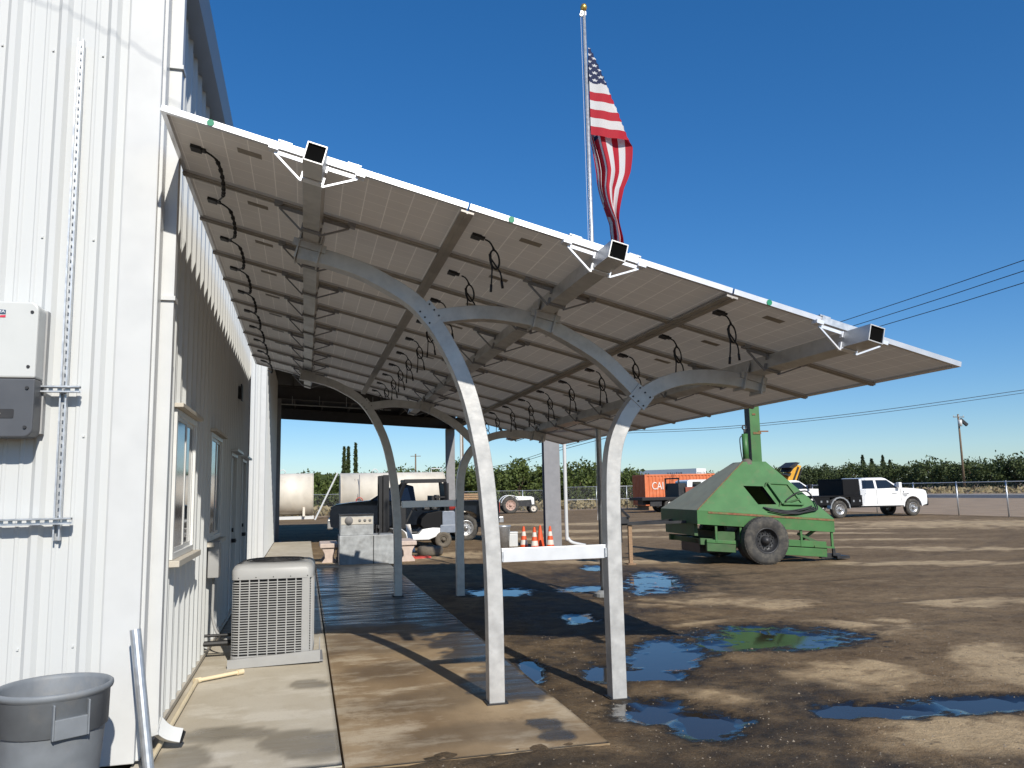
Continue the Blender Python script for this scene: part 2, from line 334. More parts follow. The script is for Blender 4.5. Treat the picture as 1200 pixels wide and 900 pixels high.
M_field = pm('dry_field_soil', (.33, .235, .15), .95, var=.18, scale=.6, dirt=(.22, .16, .09), damt=.35, dscale=.4, bump=.4, bscale=3)
M_shoulder = pm('gravel_shoulder', (.24, .22, .19), .95, var=.15, scale=2)

# ------------------------------------------------------------------ ground
PUD = [(5.08, 8.37, .80, -.28, .34, .62), (4.45, 8.15, .35, -.1, .16, .28), (3.72, 7.95, .36, -.15, .36, .70), (3.1, 7.1, .30, -.12, .12, .22), (2.72, 7.20, .20, -.1, .11, .34), (4.30, 5.42, .42, -.16, .13, .17), (5.10, 5.36, .62, -.17, .15, .19), (2.80, 5.55, .24, -.10, .15, .30),
       (6.32, 14.04, .46, -.21, .6, 1.3), (3.3, 13.6, .55, -.2, .15, .5), (6.15, 16.75, .29, -.14, .2, .6), (2.62, 5.98, .26, -.1, .18, .34), (2.12, 7.6, .10, -.05, .12, .50), (3.56, 10.43, .2, -.1, .14, .40), (4.9, 13.4, .55, -.2, .2, .35)]
WET = [(2.84, 7.64, .7, -.2, .5, 1.4), (3.57, 6.86, .55, -.2, .3, .7), (3.26, 5.07, .42, -.13, .2, .32), (2.68, 5.32, .5, -.18, .3, .6), (2.2, 4.75, 2.6, -.8, .0, .30), (5.43, 14.3, 2.1, -.9, .9, 2.4), (3.38, 10.5, 1.2, -.43, .6, 2.0), (5.27, 12.48, .9, -.36, .2, .5), (3.93, 5.85, .4, -.11, .3, .45), (.4, 4.6, 1.6, 0, 0, .5)]
TAN = [(4.79, 6.45, .5, -.18, .36, .45), (4.35, 4.75, .55, -.18, .5, .50), (6.61, 8.51, .64, -.25, .3, .45), (6.10, 12.01, .43, -.19, .2, .5), (6.41, 6.48, .42, -.13, .7, .75), (6.68, 10.51, .49, -.21, .3, .45), (9.1, 9.69, .9, -.31, .3, .35), (4.75, 9.51, .35, -.12, .15, .3), (3.59, 6.04, .45, -.15, .11, .16), (26, 27.3, 3.6, -2.6, 2, 2.5), (17, 21.4, 2., -1., .3, .4),
       (16.3, 17.2, 2., -1.1, .5, .5), (17.1, 25.3, 2.4, -1.4, .3, .5), (15.2, 18.5, 1.6, -.9, .15, .2), (7.2, 17.8, 2.2, -1., .2, .5), (5.48, 11.21, 1.15, -.48, .24, .45), (20.65, 26.67, 1.8, -1.2, .3, .4), (14, 37.5, 5, -2.7, .5, 1.4), (6.3, 20.4, 1.2, -.5, .3, 1.2), (3.0, 21.5, 2.2, -.2, .2, 1.3), (12, 31, 5, -2, .4, 1.), (3.3, 6.35, .3, -.1, .2, .25), (5.6, 5.0, .5, -.1, .3, .35), (13, 14.5, 2.2, -1., .3, .4), (20, 33, 5, -2.6, .5, .9), (9.5, 27, 3, -1.2, .4, .7)]
def field(X, Y, L, soft, nz):
    out = np.zeros_like(X)
    for cx, cy, wx, wy, hx, hy in L:
        det = wx * hy - wy * hx; dx = X - cx; dy = Y - cy
        u = (dx * hy - dy * hx) / det; v = (wx * dy - wy * dx) / det
        q = np.sqrt(u * u + v * v) + nz
        out = np.maximum(out, 1 - sm(1 - soft, 1 + soft, q))
    return out
def seq(parts):
    o = []
    for a, b, n in parts: o += list(np.linspace(a, b, n, endpoint=False))
    return np.array(o + [parts[-1][1]])
gx = seq([(-1500, -200, 8), (-200, -20, 12), (-20, -2, 12), (-2, 9, 184), (9, 40, 110), (40, 130, 30), (130, 600, 12), (600, 2500, 8)])
gy = seq([(-800, -40, 8), (-40, 2, 14), (2, 3.5, 12), (3.5, 15, 192), (15, 60, 150), (60, 200, 30), (200, 600, 12), (600, 3000, 10)])
X, Y = np.meshgrid(gx, gy, indexing='ij')
near = (1 - sm(14, 30, Y)) * (1 - sm(12, 30, X))
n1 = fbm(X * 2.1, Y * 1.6, 5) - .5; n2 = fbm(X * 9 + 40, Y * 9, 3) - .5; n3 = fbm(X * .5 + 9, Y * .5, 4) - .5; n4 = fbm(X * 4.7 + 70, Y * 3.1 + 20, 5) - .5; n5 = fbm(X * 21, Y * 13 + 7, 3) - .5
pud = field(X, Y, PUD, .55, n1 * .9 + n4 * .5)
rut = np.zeros_like(X)
for (cx, cy, rad, a0, a1) in ((-6, 2, 14.5, 5, 62), (-6, 2, 16.2, 5, 62), (22, 30, 20.5, 190, 262), (22, 30, 22.2, 190, 262), (4, 40, 26, 270, 330), (4, 40, 27.8, 270, 330), (10, -16, 24.6, 70, 110), (10, -16, 26.2, 70, 110)):
    dd = np.abs(np.hypot(X - cx, Y - cy) - rad + n1 * .15); an = np.degrees(np.arctan2(Y - cy, X - cx)) % 360
    rut = np.maximum(rut, (1 - sm(.08, .19, dd)) * sm(a0, a0 + 4, an) * (1 - sm(a1 - 4, a1, an)) * np.clip(.75 + 2.2 * n4, 0, 1))
rut = rut * sm(4.4, 5, Y) * sm(2.1, 2.5, X)
pudS = field(X, Y, PUD, .75, n1 * .9 + n4 * .7 - .05)
Z = -.045 + near * (n1 * .018 + n2 * .014 + n3 * .012 + n4 * .026 + n5 * .012) - .036 * pud - .014 * rut
Z = Z + .040 * (1 - sm(5.25, 5.6, Y)) * (1 - sm(1.75, 2.3, X + n1 * .3)) * sm(3.5, 4.2, Y)
far = sm(20, 60, X) * 0
wet = np.clip(np.maximum(field(X, Y, WET, .55, n1 * 1.5 + n4 * 1.2) * (.8 + .9 * n2 + .5 * n4), field(X, Y, PUD, .6, n1 * .7 - .25)), 0, 1)
tan = np.clip(field(X, Y, TAN, .65, n1 * 1.5) * (.95 + 1.3 * n2 + .9 * n4), 0, 1) * (1 - .75 * wet)
tan = np.maximum(tan, sm(.60, .75, fbm(X * .35 + 3, Y * .9 + 5, 4)) * .35 * (Y > 9) * (1 - wet) * sm(9, 14, Y))
tan = tan * (1 - sm(33, 36, X)) * (1 - .7 * rut)
wet = np.clip(wet + .28 * rut, 0, 1)
nx, ny = X.shape
idx = np.arange(nx * ny).reshape(nx, ny)
F = np.stack([idx[:-1, :-1], idx[1:, :-1], idx[1:, 1:], idx[:-1, 1:]], -1).reshape(-1, 4)
def gridmesh(name, V, F, mat, attrs):
    me = bpy.data.meshes.new(name); me.vertices.add(len(V)); me.vertices.foreach_set('co', V.astype(np.float32).ravel())
    me.loops.add(F.size); me.loops.foreach_set('vertex_index', F.astype(np.int32).ravel())
    me.polygons.add(len(F)); me.polygons.foreach_set('loop_start', np.arange(0, F.size, 4, dtype=np.int32)); me.polygons.foreach_set('loop_total', np.full(len(F), 4, np.int32))
    me.update(); me.polygons.foreach_set('use_smooth', np.ones(len(F), bool))
    for k, a in attrs.items():
        at = me.attributes.new(k, 'FLOAT', 'POINT'); at.data.foreach_set('value', a.astype(np.float32).ravel())
    me.materials.append(mat); me.validate(); o = bpy.data.objects.new(name, me); COL.objects.link(o); return o
struct(gridmesh('ground', np.stack([X, Y, Z], -1).reshape(-1, 3), F, M_dirt, {'wet': wet, 'tan': tan, 'pud': pudS}))
WZ = -.075
for x0, x1, y0, y1 in [(2.02, 6.6, 4.7, 9.4), (2.02, 7.8, 9.8, 18.0)]:
    mb = MB(); mb.add([(x0, y0, WZ), (x1, y0, WZ), (x1, y1, WZ), (x0, y1, WZ)], [(0, 1, 2, 3)])
    struct(mb.build('puddle_water', M_water, fix=False))
# pebbles
random.seed(3); mb = MB(); mb.cs = False
def zground(x, y):
    i = min(max(int(np.searchsorted(gx, x)) - 1, 0), nx - 2); j = min(max(int(np.searchsorted(gy, y)) - 1, 0), ny - 2)
    fx = (x - gx[i]) / (gx[i + 1] - gx[i]); fy = (y - gy[j]) / (gy[j + 1] - gy[j])
    return (Z[i, j] * (1 - fx) + Z[i + 1, j] * fx) * (1 - fy) + (Z[i, j + 1] * (1 - fx) + Z[i + 1, j + 1] * fx) * fy
for i in range(7600):
    if i < 5200: y = 3.9 + 7 * random.random() ** 1.6; x = random.uniform(-.2, 7.5)
    else: y = random.uniform(4.2, 16); x = random.uniform(2, 12)
    if x < 2.0 and y > 5.1: continue
    zz = zground(x, y)
    if zz < WZ + .004 and random.random() < .96: continue
    r = .003 + .0075 * random.random() ** 3.4
    if random.random() < .012: r *= 1.9
    a = random.random() * 6.3; ca, sa = math.cos(a), math.sin(a); e = random.uniform(.6, 1.1)
    pts = [(r, 0, 0), (0, r * e, 0), (-r * .9, 0, 0), (0, -r * e, 0), (0, 0, r * .75), (0, 0, -r * .6)]
    mb.add([(x + p[0] * ca - p[1] * sa, y + p[0] * sa + p[1] * ca, zz + p[2]) for p in pts], [(0, 1, 4), (1, 2, 4), (2, 3, 4), (3, 0, 4), (1, 0, 5), (2, 1, 5), (3, 2, 5), (0, 3, 5)])
struct(mb.build('gravel', M_stone, fix=False), 'stuff')
# concrete slabs (grids with wetness, canopy shade painted into it)
def slab(name, x0, x1, y0, y1, mat, wetf, nxn, nyn, edge=None):
    ax = np.linspace(x0, x1, nxn); ay = np.linspace(y0, y1, nyn); X, Y = np.meshgrid(ax, ay, indexing='ij')
    we = wetf(X, Y); Zt = np.zeros_like(X)
    top = np.stack([X, Y, Zt], -1).reshape(-1, 3); ii = np.arange(nxn * nyn).reshape(nxn, nyn)
    F = np.stack([ii[:-1, :-1], ii[1:, :-1], ii[1:, 1:], ii[:-1, 1:]], -1).reshape(-1, 4)
    loop = list(ii[:, 0]) + list(ii[-1, 1:]) + list(ii[-2::-1, -1]) + list(ii[0, -2:0:-1])
    b0 = len(top); low = top[loop].copy(); low[:, 2] = -.16
    n = len(loop); SF = np.array([[loop[k], b0 + k, b0 + (k + 1) % n, loop[(k + 1) % n]] for k in range(n)])[:, ::-1]
    o = gridmesh(name, np.vstack([top, low]), np.vstack([F, SF]), mat, {'wet': np.concatenate([we.ravel(), np.zeros(n)])})
    for p in o.data.polygons[len(F):]: p.use_smooth = False
    return struct(o)
def wet_shade_main(X, Y):
    n1 = fbm(X * 1.8 + 4, Y * 1.3, 5) - .5; n2 = fbm(X * 6, Y * 6 + 3, 3) - .5
    a = sm(9.6, 10.6, Y + n1 * 1.6) * (1 - sm(18.6, 19.6, Y + n1)) * .97  # damp under the canopy, its shadow painted into the same dark band
    b = field(X, Y, [(1.95, 8.6, .5, -.1, .1, 1.9), (1.69, 5.72, .13, -.04, .03, .11), (1.71, 5.44, .12, -.03, .04, .12), (1.72, 6.9, .25, 0, 0, .5)], .25, n1 * 2.0 + n2 * 1.3) * .9
    c = field(X, Y, [(1.0, 6.7, .6, 0, .1, .35), (.8, 9.2, .6, 0, 0, .8), (1.3, 5.6, .6, 0, 0, .25), (.9, 7.9, .5, 0, .1, .4)], .4, n1 * 1.5) * .34
    return np.clip(np.maximum(np.maximum(a, b), c) + n2 * .12 * (a + b > .1), 0, 1)
def wet_shade_walk(X, Y):
    n1 = fbm(X * 2.2 + 8, Y * 1.7, 5) - .5
    b = field(X, Y, [(-.55, 6.17, .34, -.06, 0, .20), (-.02, 5.86, .26, -.05, .05, .24), (.1, 5.55, .18, -.03, 0, .1), (.08, 7.5, .2, -.04, 0, .2), (-.75, 5.75, .2, 0, 0, .25), (-.6, 5.45, .15, 0, 0, .05)], .16, n1 * 1.3) * .8
    a = sm(9.8, 10.5, Y + n1) * (1 - sm(18.6, 19.6, Y)) * .8  # canopy shadow painted in with the damp here as well
    return np.clip(np.maximum(a, b), 0, 1)
slab('main_slab', .262, 1.96, 5.17, 21.2, M_slab, wet_shade_main, 60, 360)
slab('walkway_slab', -1.02, .246, 5.27, 30, M_walk, wet_shade_walk, 40, 300)
def sheet(name, x0, x1, y0, y1, z, mat):
    mb = MB(); mb.add([(x0, y0, z), (x1, y0, z), (x1, y1, z), (x0, y1, z)], [(0, 1, 2, 3)]); return struct(mb.build(name, mat, fix=False))
sheet('field_strip', 32.6, 67.2, -60, 600, -.038, M_field)
sheet('road', 67.2, 82, -200, 900, -.03, M_road)
sheet('road_shoulder', 82, 90, -200, 900, -.036, M_shoulder)
sheet('grass_verge', 90, 700, -200, 900, -.04, M_field)
sheet('fence_verge', -4, 32, 63, 77, -.040, M_field)
mb = MB()
for xo in (67.9, 81.3): mb.box(xo - .07, xo + .07, -60, 600, -.027, -.024)
mb.box(74.5, 74.64, -60, 600, -.027, -.024)
struct(mb.build('road_line', M_lwhite))

# ------------------------------------------------------------------ metal building
bld = thing('metal_building', 'white ribbed metal building along the left side of the yard', 'building')
XW, YS = -1.0, 5.63
RP = .3048
def prof(a, b, u0):
    """rib profile between a and b; ribs are centred at u0 + .1524 + k*RP"""
    ks = range(int((a - u0) / RP) - 2, int((b - u0) / RP) + 3); pts = []
    for k in ks:
        c = u0 + .1524 + k * RP
        for du, d in ((-.044, 0), (-.018, .026), (.018, .026), (.044, 0), (.090, 0), (.098, .006), (.112, .006), (.120, 0), (.185, 0), (.193, .006), (.207, .006), (.215, 0)): pts.append((c + du, d))
    pts.sort(); out = []
    for (p, d), (q, e) in zip(pts, pts[1:]):
        if q <= a or p >= b: continue
        for (uu, dd) in ((p, d), (q, e)):
            t = min(max(uu, a), b); val = lerp(d, e, (t - p) / (q - p)) if q > p else d
            if not out or t > out[-1][0] + 1e-6: out.append((t, val))
    return out
def wall(u_start, u_end, u0, zr, opens, place, ztop):
    u = u_start; n = 0
    while u < u_end - .01:
        ue = min(u + 3 * RP, u_end); mb = MB()
        cuts = sorted({u, ue} | {c for o in opens for c in o[:2] if u < c < ue})
        for a, b in zip(cuts, cuts[1:]):
            zs = [(zr, ztop((a + b) / 2))]
            for o in opens:
                if o[0] <= a + 1e-6 and b <= o[1] + 1e-6: zs = [z for z in ((zr, o[2]), (o[3], zs[0][1])) if z[1] - z[0] > .02]
            pr = prof(a, b, u0)
            for z0, z1 in zs:
                vs = [place(p, d, z) for z in (z0, z1) for p, d in pr]; k = len(pr)
                mb.add(vs, [(i, i + 1, k + i + 1, k + i) for i in range(k - 1)])
        # screw heads
        for k in range(3):
            for zz in (.75, 2.05, 3.35, 4.65):
                uu = u + k * RP + .215
                if uu > ue or any(o[0] < uu < o[1] and o[2] < zz < o[3] for o in opens): continue
                c = place(uu, .004, zz); mb.box(c[0] - .006, c[0] + .006, c[1] - .006, c[1] + .006, zz - .006, zz + .006)
        mb.build('wall_panel', M_wall, bld, fix=False); u = ue
OPEN = [(6.62, 7.80, 1.18, 2.34), (9.02, 10.22, 1.18, 2.34), (11.45, 12.42, .02, 2.25), (13.42, 14.38, .02, 2.25)]
wall(5.75, 14.8, 5.75, .06, OPEN, lambda u, d, z: (XW + d, u, z), lambda u: 5.5)
wall(1.16, 7.0, 1.16, .06, [], lambda u, d, z: (-u, YS - d, z), lambda u: 5.5 + .09 * u)
mb = MB(); mb.box(-1.21, XW + .005, YS - .03, YS + .16, .03, 5.5); mb.box(XW - .02, XW + .026, YS + .02, YS + .145, .03, 5.49); mb.build('corner_trim', M_trim, bld, bevel=.006)
mb = MB(); mb.box(XW - .012, XW + .03, 5.79, 14.8, .02, .058); mb.box(-7, -1.2, YS - .03, YS + .01, .02, .058); mb.build('base_trim', M_tan, bld)
# inner fill so nothing shows through, roof
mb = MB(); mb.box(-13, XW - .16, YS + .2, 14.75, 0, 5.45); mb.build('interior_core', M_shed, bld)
mb = MB(); mb.add([(XW + .03, YS - .1, 5.56), (-7, YS - .1, 6.1), (-7, 14.85, 6.1), (XW + .03, 14.85, 5.56)], [(0, 1, 2, 3)]); mb.add([(-13, YS - .1, 5.56), (-7, YS - .1, 6.1), (-7, 14.85, 6.1), (-13, 14.85, 5.56)], [(0, 1, 2, 3)]); mb.build('roof', M_trim, bld)
mb = MB(); pr = [(-1.0, 5.50), (-.855, 5.50), (-.81, 5.66), (-.835, 5.66), (-.865, 5.535), (-1.0, 5.53)]
mb.prism(pr, YS - .12, 14.9); mb.build('gutter', M_gutter, bld)
# downspout with kick-out elbow
mb = MB(); ds = [(-.935, 5.845)]
def rtube(path, wx, wy):
    for p, q in zip(path, path[1:]): pass
pth = spline([(-.94, 5.85, 5.52), (-.94, 5.85, 4), (-.94, 5.85, 2), (-.94, 5.85, .30), (-.92, 5.87, .19), (-.86, 5.9, .12), (-.78, 5.93, .085)], 5)
mb.tube(pth, .062, 4, rot=PI / 4); mb.build('downspout', M_trim, bld, bevel=.012)
mb = MB(); mb.tube([(-.775, 5.932, .083), (-.765, 5.937, .079)], .052, 4, rot=PI / 4); mb.build('spout_mouth', M_black, bld)
for zz in (3.0, 4.7):
    mb = MB(); mb.box(XW + .02, -.885, 5.785, 5.915, zz, zz + .03); mb.build('downspout_strap', M_trim, bld)
# windows
def window(y0, y1, z0, z1, blind):
    mb = MB(); d0, d1 = XW - .05, XW + .036
    mb.box(d0, d1, y0, y0 + .05, z0, z1); mb.box(d0, d1, y1 - .05, y1, z0, z1); mb.box(d0, d1, y0 + .05, y1 - .05, z1 - .05, z1); mb.box(d0, d1, y0 + .05, y1 - .05, z0, z0 + .05)
    wn_ = mb.build('window', M_vinyl, bld, bevel=.003)
    ym = (y0 + y1) / 2
    for a, b, dx, mt in ((y0 + .05, ym + .03, .022, blind), (ym - .01, y1 - .05, .008, M_pane)):
        mb = MB(); e = .032; u, v = XW + dx - .02, XW + dx + .006
        mb.box(u, v, a, a + e, z0 + .05, z1 - .05); mb.box(u, v, b - e - .02, b, z0 + .05, z1 - .05); mb.box(u, v, a + e, b - e - .02, z0 + .05, z0 + .085); mb.box(u, v, a + e, b - e - .02, z1 - .085, z1 - .05)
        mb.build('sash', M_vinyl, wn_)
        mb = MB(); mb.box(XW + dx - .008, XW + dx, a + e, b - e - .02, z0 + .085, z1 - .085); mb.build('pane', mt, wn_)
    mb = MB(); mb.box(XW, XW + .085, y0 - .05, y1 + .05, z1 + .002, z1 + .035); mb.build('head_trim', M_tan, wn_, bevel=.004)
    mb = MB(); mb.box(XW, XW + .095, y0 - .06, y1 + .06, z0 - .05, z0 - .002); mb.build('sill', M_tan, wn_, bevel=.004)
window(*OPEN[0], M_blind); window(*OPEN[1], M_blind)
for y0, y1, z0, z1 in OPEN[2:]:
    mb = MB(); mb.box(XW - .05, XW + .04, y0, y0 + .05, z0, z1); mb.box(XW - .05, XW + .04, y1 - .05, y1, z0, z1); mb.box(XW - .05, XW + .04, y0 + .05, y1 - .05, z1 - .05, z1); mb.box(XW - .05, XW - .01, y0 + .05, y1 - .05, z0, z1 - .05)
    d = mb.build('door', M_trim, bld, bevel=.004)
    mb = MB(); mb.box(XW, XW + .12, y0 - .06, y1 + .06, z1 + .004, z1 + .035); mb.build('rain_hood', M_trim, d)
    mb = MB(); mb.cyl((XW - .01, y1 - .12, 1.02), (XW + .05, y1 - .12, 1.02), .03, 10); mb.bar((XW + .05, y1 - .12, 1.02), (XW + .05, y1 - .25, 1.02), .02); mb.cyl((XW - .01, y1 - .12, 1.17), (XW + .015, y1 - .12, 1.17), .03, 10); mb.build('handle', M_dark, d)
mb = MB(); mb.cyl((XW, 12.6, 3.2), (XW + .05, 12.6, 3.2), .1, 16); mb.box(XW + .05, XW + .07, 12.48, 12.72, 3.08, 3.32); mb.build('wall_vent', M_dark, bld, bevel=.004)
mb = MB(); mb.box(XW - .15, XW + .045, 14.80, 14.83, .02, 5.5); mb.build('corner_trim', M_trim, bld)
# ------------------------------------------------------------------ things on the south wall
inv = thing('solar_inverter', 'light grey wall inverter with a dark lower half on the white wall', 'inverter', (-1.84, YS - .035, 0))
def rrect(x0, x1, z0, z1, r, corners=(1, 1, 1, 1), n=6):
    P = []
    for (cx, cz, a0, k) in ((x1 - r, z1 - r, 0, 0), (x0 + r, z1 - r, 90, 1), (x0 + r, z0 + r, 180, 2), (x1 - r, z0 + r, 270, 3)):
        if corners[k]: P += [(cx + r * math.cos(R(a0 + 90 * i / n)), cz + r * math.sin(R(a0 + 90 * i / n))) for i in range(n + 1)]
        else: P.append(((x1 if k in (0, 3) else x0), (z1 if k in (0, 1) else z0)))
    return P
mb = MB(); mb.prism(rrect(-.235, .235, 2.39, 2.865, .05, (1, 1, 0, 0)), -.20, -.035); mb.build('upper_cover', M_inv, inv, bevel=.012)
mb = MB(); mb.prism(rrect(-.235, .235, 2.03, 2.387, .05, (0, 0, 1, 1)), -.195, -.035); mb.build('lower_cover', M_invd, inv, bevel=.008)
mb = MB(); mb.box(-.215, .245, -.05, 0, 2.06, 2.84); mb.build('back_case', M_grey, inv)
mb = MB(); mb.prism(rrect(-.12, .13, 2.145, 2.20, .008), -.199, -.194); mb.build('display', M_dark, inv)
mb = MB(); mb.box(.02, .06, -.201, -.1985, 2.168, 2.176); mb.build('display_text', M_label, inv)
for sx, sz in ((.2, 2.80), (.195, 2.46), (.195, 2.33), (.195, 2.09)):
    mb = MB(); mb.cyl((sx, -.206, sz), (sx, -.19, sz), .010, 8); mb.build('screw', M_dark, inv)
lg = MB(); lg.prism([(-.005, 2.768), (.015, 2.782), (.055, 2.782), (.055, 2.808), (-.001, 2.812)], -.2035, -.2015); lgo = lg.build('logo', M_blue, inv)
lg = MB(); lg.prism([(.005, 2.762), (.03, 2.774), (.055, 2.776), (.055, 2.762)], -.2035, -.2015); lg.build('logo_stripe', M_lred, lgo)
def text(name, s, size, mat, parent, loc, rot=(PI / 2, 0, 0), ext=.002, sx=1, align='CENTER'):
    cu_ = bpy.data.curves.new(name, 'FONT'); cu_.body = s; cu_.size = size; cu_.extrude = ext; cu_.align_x = align; cu_.align_y = 'CENTER'; cu_.resolution_u = 2
    t = bpy.data.objects.new(name, cu_); COL.objects.link(t); dg = bpy.context.evaluated_depsgraph_get()
    me = bpy.data.meshes.new_from_object(t.evaluated_get(dg)); bpy.data.objects.remove(t); me.materials.clear(); me.materials.append(mat)
    o = link(name, me, parent, loc, rot); o.scale = (sx, 1, 1); return o
text('logo_letters', 'SMA', .024, M_lwhite, lgo, (.024, -.205, 2.797), ext=.0008, sx=1.2)
def strut(name, label, p, q, vertical):
    t = thing(name, label, 'strut rail', (0, 0, 0)); p = Vector(p); q = Vector(q); mb = MB(); y0 = p.y; h = .0205
    L_ = (q - p).length; dv = (q - p).normalized(); sd = Vector((1, 0, 0)) if vertical else Vector((0, 0, 1))
    # back web in rungs (slots), two flanges, two lips
    def bx(a, b, s0, s1, d0, d1):
        pts = [p + dv * s + sd * k + Vector((0, -d, 0)) for s in (a, b) for k in (s0, s1) for d in (d0, d1)]
        mb.add(pts, [(0, 1, 3, 2), (4, 6, 7, 5), (0, 4, 5, 1), (2, 3, 7, 6), (0, 2, 6, 4), (1, 5, 7, 3)])
    bx(0, L_, -h, -h + .003, 0, .04); bx(0, L_, h - .003, h, 0, .04); bx(0, L_, -h + .003, -.011, .037, .04); bx(0, L_, .011, h - .003, .037, .04); bx(0, L_, -h + .003, -.0075, .001, .0035); bx(0, L_, .0075, h - .003, .001, .0035)
    s = 0
    while s < L_:
        bx(s, min(L_, s + .024), -.0075, .0075, .001, .0035); s += .05
    o = mb.build('channel', M_galv, t, fix=True); return t
YF = YS - .033
strut('strut_rail', 'long vertical slotted steel strut rail beside the inverter', (-1.485, YF, 1.40), (-1.50, YF, 4.72), True)
strut('strut_rail', 'short horizontal slotted strut clamp at the right edge of the inverter', (-1.62, YF - .045, 2.34), (-1.385, YF - .045, 2.34), False)
strut('strut_rail', 'lower horizontal slotted strut rail below the inverter', (-2.3, YF - .045, 1.52), (-1.395, YF - .045, 1.52), False)
bn = thing('trash_can', 'grey round plastic trash can without lid by the building corner', 'trash can', (-1.28, 4.92, -.05))
mb = MB(); mb.cs = True
mb.lathe([(0, .0), (.205, 0), (.21, .02), (.252, .50), (.253, .505), (.266, .51), (.270, .685), (.282, .692), (.286, .706), (.284, .718), (.276, .724), (.266, .720), (.261, .70), (.245, .5), (.20, .04), (0, .03)], 48); mb.build('can_body', M_bin, bn)
for ang in (-58, 122):
    Mx = Matrix.Rotation(R(ang), 4, 'Z'); mb = MB()
    mb.box(.255, .283, -.088, -.078, .50, .675, Mx); mb.box(.255, .283, .078, .088, .50, .675, Mx); mb.box(.25, .281, -.078, .078, .50, .60, Mx); mb.build('handle', M_bin, bn, bevel=.004)
mb = MB(); mb.box(-.1, .1, .2, .23, .15, .4); mb.build('litter', M_tan, bn)
tag(MB().cyl((-.985, 5.42, .86), (-.84, 5.28, -.05), .032, 14).build('leaning_pipe', M_galv), 'galvanised steel pipe leaning against the building corner', 'pipe')
t = thing('condensate_pipe', 'thin tan plastic drain pipe along the base of the wall', 'pipe')
mb = MB(); mb.tube(spline([(-.55, 8.12, .03), (-.75, 7.98, .03), (-.9, 7.88, .03)], 3), .017, 10); mb.build('branch', M_pvc, t)
mb = MB(); mb.tube([(-.905, 7.9, .03), (-.905, 7.0, .03), (-.905, 5.45, .03)], .017, 10); mb.build('main_run', M_pvc, t)
for p in ((-.905, 7.88, .03), (-.56, 8.11, .03)):
    mb = MB(); mb.cyl((p[0] - .02, p[1] - .02, p[2]), (p[0] + .025, p[1] + .02, p[2]), .024, 10); mb.build('fitting', M_pvc, t)
# electrical disconnect box + conduit
t = thing('disconnect_box', 'small grey electrical box on the wall with a whip running to the air conditioner', 'electrical box', (XW + .03, 9.15, .98))
mb = MB(); mb.box(0, .11, -.12, .12, -.17, .2); mb.build('box', M_grey, t, bevel=.006)
mb = MB(); mb.tube(spline([(.05, 0, -.17), (.05, 0, -.35), (.06, -.05, -.60), (.14, -.12, -.76), (.30, -.2, -.80), (.42, -.25, -.76)], 6), .014, 8); mb.build('conduit', M_grey, t)
t = thing('refrigerant_line', 'black insulated refrigerant lines between the wall and the air conditioner', 'pipe')
mb = MB()
for dz, r in ((.16, .028), (.24, .015)): mb.tube([(XW + .02, 8.95, dz), (-.62, 8.95, dz)], r, 8)
mb.build('line_pair', M_cable, t)
# ------------------------------------------------------------------ air conditioner
ac = thing('air_conditioner', 'beige grey louvred air conditioner unit standing on the walkway', 'air conditioner', (-.28, 8.86, .05), R(-2))
hw, hd, zt = .385, .40, .80
def rr2(r, hw, hd, inset=0, n=5):
    return rrect(-hw + inset, hw - inset, -hd + inset, hd - inset, max(r - inset, .01), n=n)
mb = MB(); mb.prism(rr2(.07, hw, hd, .03), .03, zt, 'z'); mb.build('inner_coil', M_black, ac)
mb = MB(); P0 = rr2(.07, hw, hd, .0); P1 = rr2(.07, hw, hd, .012); n = len(P0); NR = 29
for k in range(NR):
    z = .07 + k * (zt - .10) / NR; p = (zt - .10) / NR
    vs = [(x, y, z + p * .36) for x, y in P1] + [(x, y, z) for x, y in P0] + [(x, y, z + .004 - p * .12) for x, y in P0]
    mb.add(vs, [(i, (i + 1) % n, n + (i + 1) % n, n + i) for i in range(n)] + [(n + i, n + (i + 1) % n, 2 * n + (i + 1) % n, 2 * n + i) for i in range(n)])
lv = mb.build('louvres', M_grey, ac); lv['kind'] = 'stuff'
mb = MB()
for f in range(4):
    Mx = Matrix.Rotation(f * PI / 2, 4, 'Z'); a, d = (hw, hd) if f % 2 == 0 else (hd, hw)
    for k in range(8):
        x = -a + .075 + k * (2 * a - .15) / 7; mb.box(x - .0055, x + .0055, -d - .002, -d + .014, .05, zt - .02, Mx)
o = mb.build('grille_bars', M_grey, ac); o['kind'] = 'stuff'
mb = MB(); mb.box(hw - .105, hw - .028, -hd - .004, -hd + .02, .05, zt); mb.box(hw - .02, hw + .004, -hd + .028, -hd + .05, .05, zt); mb.build('corner_post', M_grey, ac, bevel=.004)
mb = MB(); mb.prism(rr2(.07, hw + .006, hd + .006), .0, .05, 'z'); mb.build('base_pan', M_grey, ac, bevel=.004)
mb = MB(); n = 24; ring = []
Q = [rr2(.07, hw + .008, hd + .008, 0, 5), rr2(.07, hw + .008, hd + .008, 0, 5), rr2(.09, hw - .012, hd - .012, 0, 5), rr2(.1, hw - .04, hd - .04, 0, 5)]
zz = [zt - .02, zt + .07, zt + .11, zt + .125]; n = len(Q[0]); vs = []; mb.cs = True
for q, z in zip(Q, zz): vs += [(x, y, z) for x, y in q]
ci = [(.31 * math.cos(math.atan2(y, x)), .31 * math.sin(math.atan2(y, x)), zt + .14) for x, y in Q[3]]
vs += ci + [(x, y, zt + .05) for x, y, z in ci]
mb.add(vs, [(k * n + i, k * n + (i + 1) % n, (k + 1) * n + (i + 1) % n, (k + 1) * n + i) for k in range(5) for i in range(n)]); mb.build('top_cap', M_grey, ac)
